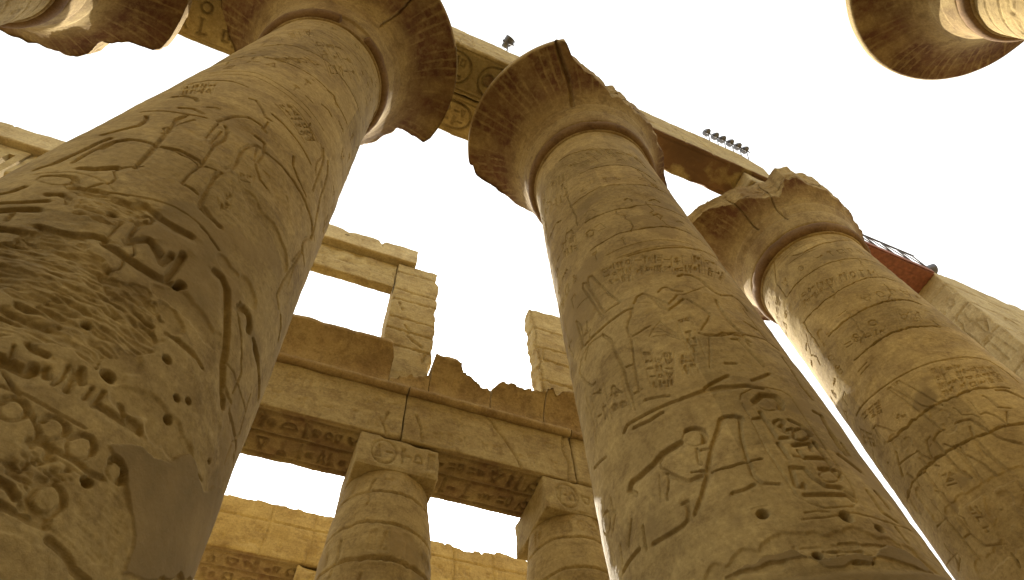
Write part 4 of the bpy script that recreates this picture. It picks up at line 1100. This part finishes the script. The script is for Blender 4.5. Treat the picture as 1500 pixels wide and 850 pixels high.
# ------------------------------------------------------------------ the unseen other side of the nave, behind the camera, added to shade the view
for x0, x1, lab in ((-1.9, 5.08, 'unseen beam of the opposite nave row, overhead behind the camera'), (-9.5, -1.93, 'unseen beam of the opposite nave row, beyond the first')):
    me = rough_box('architrave_beam', (x0, -5.3, zb), (x1, -2.6, zt), .2, 211, .02, .04, .1)
    tag(link('architrave_beam', me, M_BLOCK), lab, 'beam', 'beams on the opposite nave columns')
for k, (x0, x1) in enumerate(((-16, -4.2), (-4.17, 7.0), (7.03, 18))):  # solid upper wall, unseen, put in to darken the lower shafts
    me = rough_box('aisle_wall', (x0, -11.8, 12.1), (x1, -10.2, 21.5-k*1.2), .25, 221+k, .03, .05, .15)
    tag(link('aisle_wall', me, M_BLOCK), ['westernmost', 'middle', 'easternmost'][k]+' unseen upper wall block over the opposite aisle, behind the camera', 'wall', 'upper walls of the opposite aisle')
src = [o for o in COL.objects if o.name.startswith('bud_column')][0]
for k, x in enumerate((-12, -7.5, -3, 1.5, 6, 10.5, 15)):
    o = copy_thing(src); o.location = (x, -11.0, GZ); o['label'] = 'unseen bud column of the opposite aisle, behind the camera'; o['group'] = 'bud columns of the opposite aisle'

rows = ((-15.9, 'unseen bud column of a deeper row in the opposite aisle', 'bud columns deeper in the opposite aisle'), (-20.8, 'unseen bud column of the deepest row in the opposite aisle', 'bud columns deepest in the opposite aisle'))
for y, lab, grp in rows:  # deeper rows, unseen, added to block low sky light
    for x in (-12, -7.5, -3, 1.5, 6, 10.5, 15, 19.5):
        o = copy_thing(src); o.location = (x, y, GZ); o['label'] = lab; o['group'] = grp
    me = rough_box('architrave_row', (-14, y-.8, 12.1), (21.5, y+.8, 13.8), .4, int(abs(y)*10), .02, .04, .1)
    tag(link('architrave_row', me, M_BLOCK), 'unseen beam along the '+grp.split('bud columns ')[1]+' row', 'beam')

# ------------------------------------------------------------------ second aisle row behind
def ragged_top(seed, am):
    def wf(P, P0):
        P = P.copy(); e = np.clip((P0[:, 2]-1.1)/.5, 0, 1)
        P[:, 2] += e*(am*np.round(fbm(np.stack([P0[:, 0], P0[:, 0]*0, P0[:, 0]*0], -1)+seed, .8, seed, 3)*2.2)/2.2-am*.3+.02*fbm(P0, .2, seed, 2)); return P
    return wf
def back_front(F, uc, z0):
    W_ = F.n*F.dx; F.stroke([(-W_/2, 1.12), (W_/2, 1.1)], 'j'); 
    F.text([(-W_/2+.1, 1.0), (W_/2-.1, 1.0), (W_/2-.1, .1), (-W_/2+.1, .1)], 14, 2, int(uc*7)+3, 's', 1.6, .5, False, 1.5)
    for u in (-1.4, .3, 1.5): F.stroke([(u, 1.6), (u+.06, .8), (u, 0)], 'k')
wall_block('architrave_block', 'sunlit yellow beam of the second aisle row, left of the carved abacus column', 'architrave', -2.4, 2.05, 4.85, 6.35, 12.07, 13.8, M_BLOCK, 101, (.04, .05, .04), .015, .03, .1, back_front, arch_soffit, ragged_top(4, .06), 'blocks of the second aisle row', None, {'paint': soff_paint})
wall_block('architrave_block', 'broken topped yellow beam of the second aisle row, between the two aisle columns', 'architrave', 2.08, 8.0, 4.85, 6.35, 12.07, 13.75, M_BLOCK, 102, (.04, .05, .04), .02, .04, .1, back_front, arch_soffit, ragged_top(9, .16), 'blocks of the second aisle row', None, {'paint': soff_paint})
bud_column('second row bud column showing only its abacus behind the carved abacus column', 2.12, 4.87, 12.06, 76, 'bud columns of the second row')
bud_column('second row bud column hidden behind the right aisle column', 6.85, 4.87, 12.06, 77, 'bud columns of the second row')

# ------------------------------------------------------------------ carved pale wall, red platform, railing
FIGURE = ([(0, 0), (.1, 1.4), (.25, 2.1), (.15, 2.9), (.3, 3.3), (.2, 3.6), (.45, 3.9), (.7, 3.7), (.65, 3.3), (.85, 3.0), (.8, 2.1), (.9, 1.3), (.95, 0)],
          [(.85, 2.9), (1.4, 2.5), (1.7, 2.9)], [(.3, 3.0), (-.2, 2.4), (.1, 1.9)], [(.45, 1.6), (.5, 0)], [(.1, 1.5), (.9, 1.5)], [(1.7, 3.4), (1.7, .2)])
def anta():
    x0, x1, y0, y1, z1 = 18.5, 27, 3.85, 7.2, 20.1
    F = Relief(x0, x1, 0, z1-GZ, .03); rng = rngf(9)
    for z in (1.2, 2.4, 3.6, 4.8, 6, 7.2, 8.4, 9.6, 10.8, 12, 13.2, 14.4, 15.6, 16.8, 18, 19.4, 20.6): F.stroke([(x0, z), (x1, z+rng.normal(0, .05))], 'j', 1.8, .8)
    F.text([(18.9, 20.4), (26.8, 20.4), (26.8, 19.5), (18.9, 19.5)], 9, 1, 4, 'g', 2.2, .8, False)
    def fig(u, z, s):                            # large carved standing figure
        for st in ([(0, 0), (.1, 1.4), (.25, 2.1), (.15, 2.9), (.3, 3.3), (.2, 3.6), (.45, 3.9), (.7, 3.7), (.65, 3.3), (.85, 3.0), (.8, 2.1), (.9, 1.3), (.95, 0)],
                   [(.85, 2.9), (1.4, 2.5), (1.7, 2.9)], [(.3, 3.0), (-.2, 2.4), (.1, 1.9)], [(.45, 1.6), (.5, 0)], [(.1, 1.5), (.9, 1.5)], [(1.7, 3.4), (1.7, .2)]):
            F.stroke([(u+x*s, z+y*s) for x, y in st], 'G', 2.0, 1.3)
    fig(19.4, 14.6, 1.2); fig(22.3, 14.6, 1.2); fig(25, 14.6, 1.2); fig(20, 8, 1.4); fig(23.4, 8, 1.4)
    F.text([(20.9, 19), (22.2, 19), (22.2, 16), (20.9, 16)], 2, 5, 44, 'g', 1.8, .9, True)
    E = Relief(y0, y1, 0, z1-GZ, .02)
    for z in (9.3, 10.8, 12.3, 13.8, 15.2, 16.6, 18, 19.4, 20.6): E.stroke([(y0, z), (y1, z+rng.normal(0, .05))], 'j', 1.5, .9)
    for z, a in ((15.9, 4.6), (17.3, 5.4), (18.7, 4.9), (14.5, 5.2), (13.0, 4.7)): E.stroke([(a, z-.7), (a, z+.7)], 'j', 1.5, .8)
    for u, z, sc2 in ((4.1, 17.0, .62), (5.1, 16.6, .7), (4.2, 12.6, .85), (5.5, 12.4, .85)):
        for st in FIGURE: E.stroke([(u+x*sc2, z+y*sc2) for x, y in st], 'G', 1.5, 1.3)
    E.text([(4.0, 20.3), (6.8, 20.3), (6.8, 19.6), (4.0, 19.6)], 6, 1, 8, 'g', 1.6, .9, False, 1.3)
    E.text([(4.95, 19.2), (5.25, 19.2), (5.25, 16.8), (4.95, 16.8)], 1, 6, 9, 'g', 1.4, 1, True, 1.3)
    cx, cy = (x0+x1)/2, (y0+y1)/2; F.u0 -= cx; E.u0 -= cy
    def wf(P, P0):
        P = P.copy(); e = np.clip((P0[:, 2]-20.7)/1.0, 0, 1); P[:, 2] += e*(.22*fbm(P0, 1.4, 6, 3)-.06*np.clip(P0[:, 0]+4.2, 0, 9)*.6); return P
    me = rough_box('carved_wall', (x0-cx, y0-cy, 0), (x1-cx, y1-cy, z1-GZ), (.05, .03, .035), 111, .02, .06, .25, [(1, 0, F), (0, 0, E)], wf)
    tag(link('carved_wall', me, M_PALE, None, (cx, cy, GZ)), 'pale carved stone wall with a sloping top behind the rightmost nave column', 'wall')
anta()
def platform():
    root = thing('timber_platform', 'red timber platform spanning from the broken capital to the pale wall', 'platform', (16.2, 4.6, 19.66))
    B = Relief(-2.3, 2.3, -.75, .75, .02)
    for v in (-.45, -.15, .15, .45): B.stroke([(-2.3, v), (2.3, v)], 's', .8, .8)
    link('deck', rough_box('deck', (-2.3, -.75, 0), (2.3, .75, .16), (.06, .03, .08), 121, .003, .01, 0, [(2, 0, B)]), M_RED, root)
    link('edge_board', rough_box('edge_board', (-2.3, -.80, .02), (2.29, -.753, .28), (.1, .04, .05), 122, .003, .008), M_RED, root)
platform()
def railing():
    root = thing('railing', 'thin iron railing on the edge of the red timber platform', 'railing', (16.2, 3.82, 19.94))
    top = lambda x: .50+.04*(x+2.4)
    link('top_rail', tubes('top_rail', [[(-2.5, 0, top(-2.5)+.25), (2.25, 0, top(2.25)+.3)]], .035), M_IRON, root)
    xs = np.linspace(-2.3, 2.2, 7)
    for x in xs: link('post', tubes('post', [[(x, 0, -.1), (x-.05, 0, top(x)+.27)]], .025), M_IRON, root)
    for a, b in zip(xs[:-1], xs[1:]): link('brace', tubes('brace', [[(a, 0, top(a)+.25), (b, 0, 0)]], .018), M_IRON, root)
railing()

# ------------------------------------------------------------------ floodlights
def floodlight(label, loc, tilt, group=None):
    root = thing('floodlight', label, 'floodlight', loc, 0, group)
    st = link('stand', tubes('stand', [[(0, .18, -.2), (0, 0, .32)], [(-.15, 0, .32), (.15, 0, .32)], [(-.15, 0, .32), (-.15, 0, .52)], [(.15, 0, .32), (.15, 0, .52)]], .018), M_IRON, root)
    body = link('lamp_body', lathe('lamp_body', [(.05, -.20), (.09, -.19), (.10, -.10), (.135, -.04), (.15, .10), (.155, .12), (.13, .122), (.12, .06)], 20), M_LAMP, root, (0, 0, .5))
    body.rotation_euler = tilt
    link('lens', lathe('lens', [(.118, .055), (.118, .085), (.08, .10), (.01, .105)], 20), M_GLASS, body)
    return root
f0 = floodlight('single pale floodlight on the beam between the two widest capitals', (2.44, 3.04, 22.1), (rad(70), 0, rad(20)))
f0.scale = (1.15, 1.15, 1.15)
f1 = floodlight('first dark floodlight from the cracked capital in the row of six', (9.83, 3.04, 22.02), (rad(-35), 0, rad(-20)), 'row of floodlights on the beam')
names = ['second dark floodlight from the cracked capital in the row of six', 'third dark floodlight from the cracked capital in the row of six', 'fourth dark floodlight from the cracked capital in the row of six',
         'fifth dark floodlight from the cracked capital in the row of six', 'last dark floodlight of the row of six, nearest the broken beam end']
f1.scale = (.85, .85, .85)
for x, l in zip((10.17, 10.46, 10.78, 11.08, 11.34), names):
    o = copy_thing(f1); o.location = (x, 3.04, 22.02-.3*max(0, x-10.97)); o['label'] = l
f2 = floodlight('small dark floodlight on the corner of the pale carved wall', (19.25, 4.0, 20.1), (rad(80), 0, rad(60)))
f2.scale = (1.3, 1.3, 1.3)
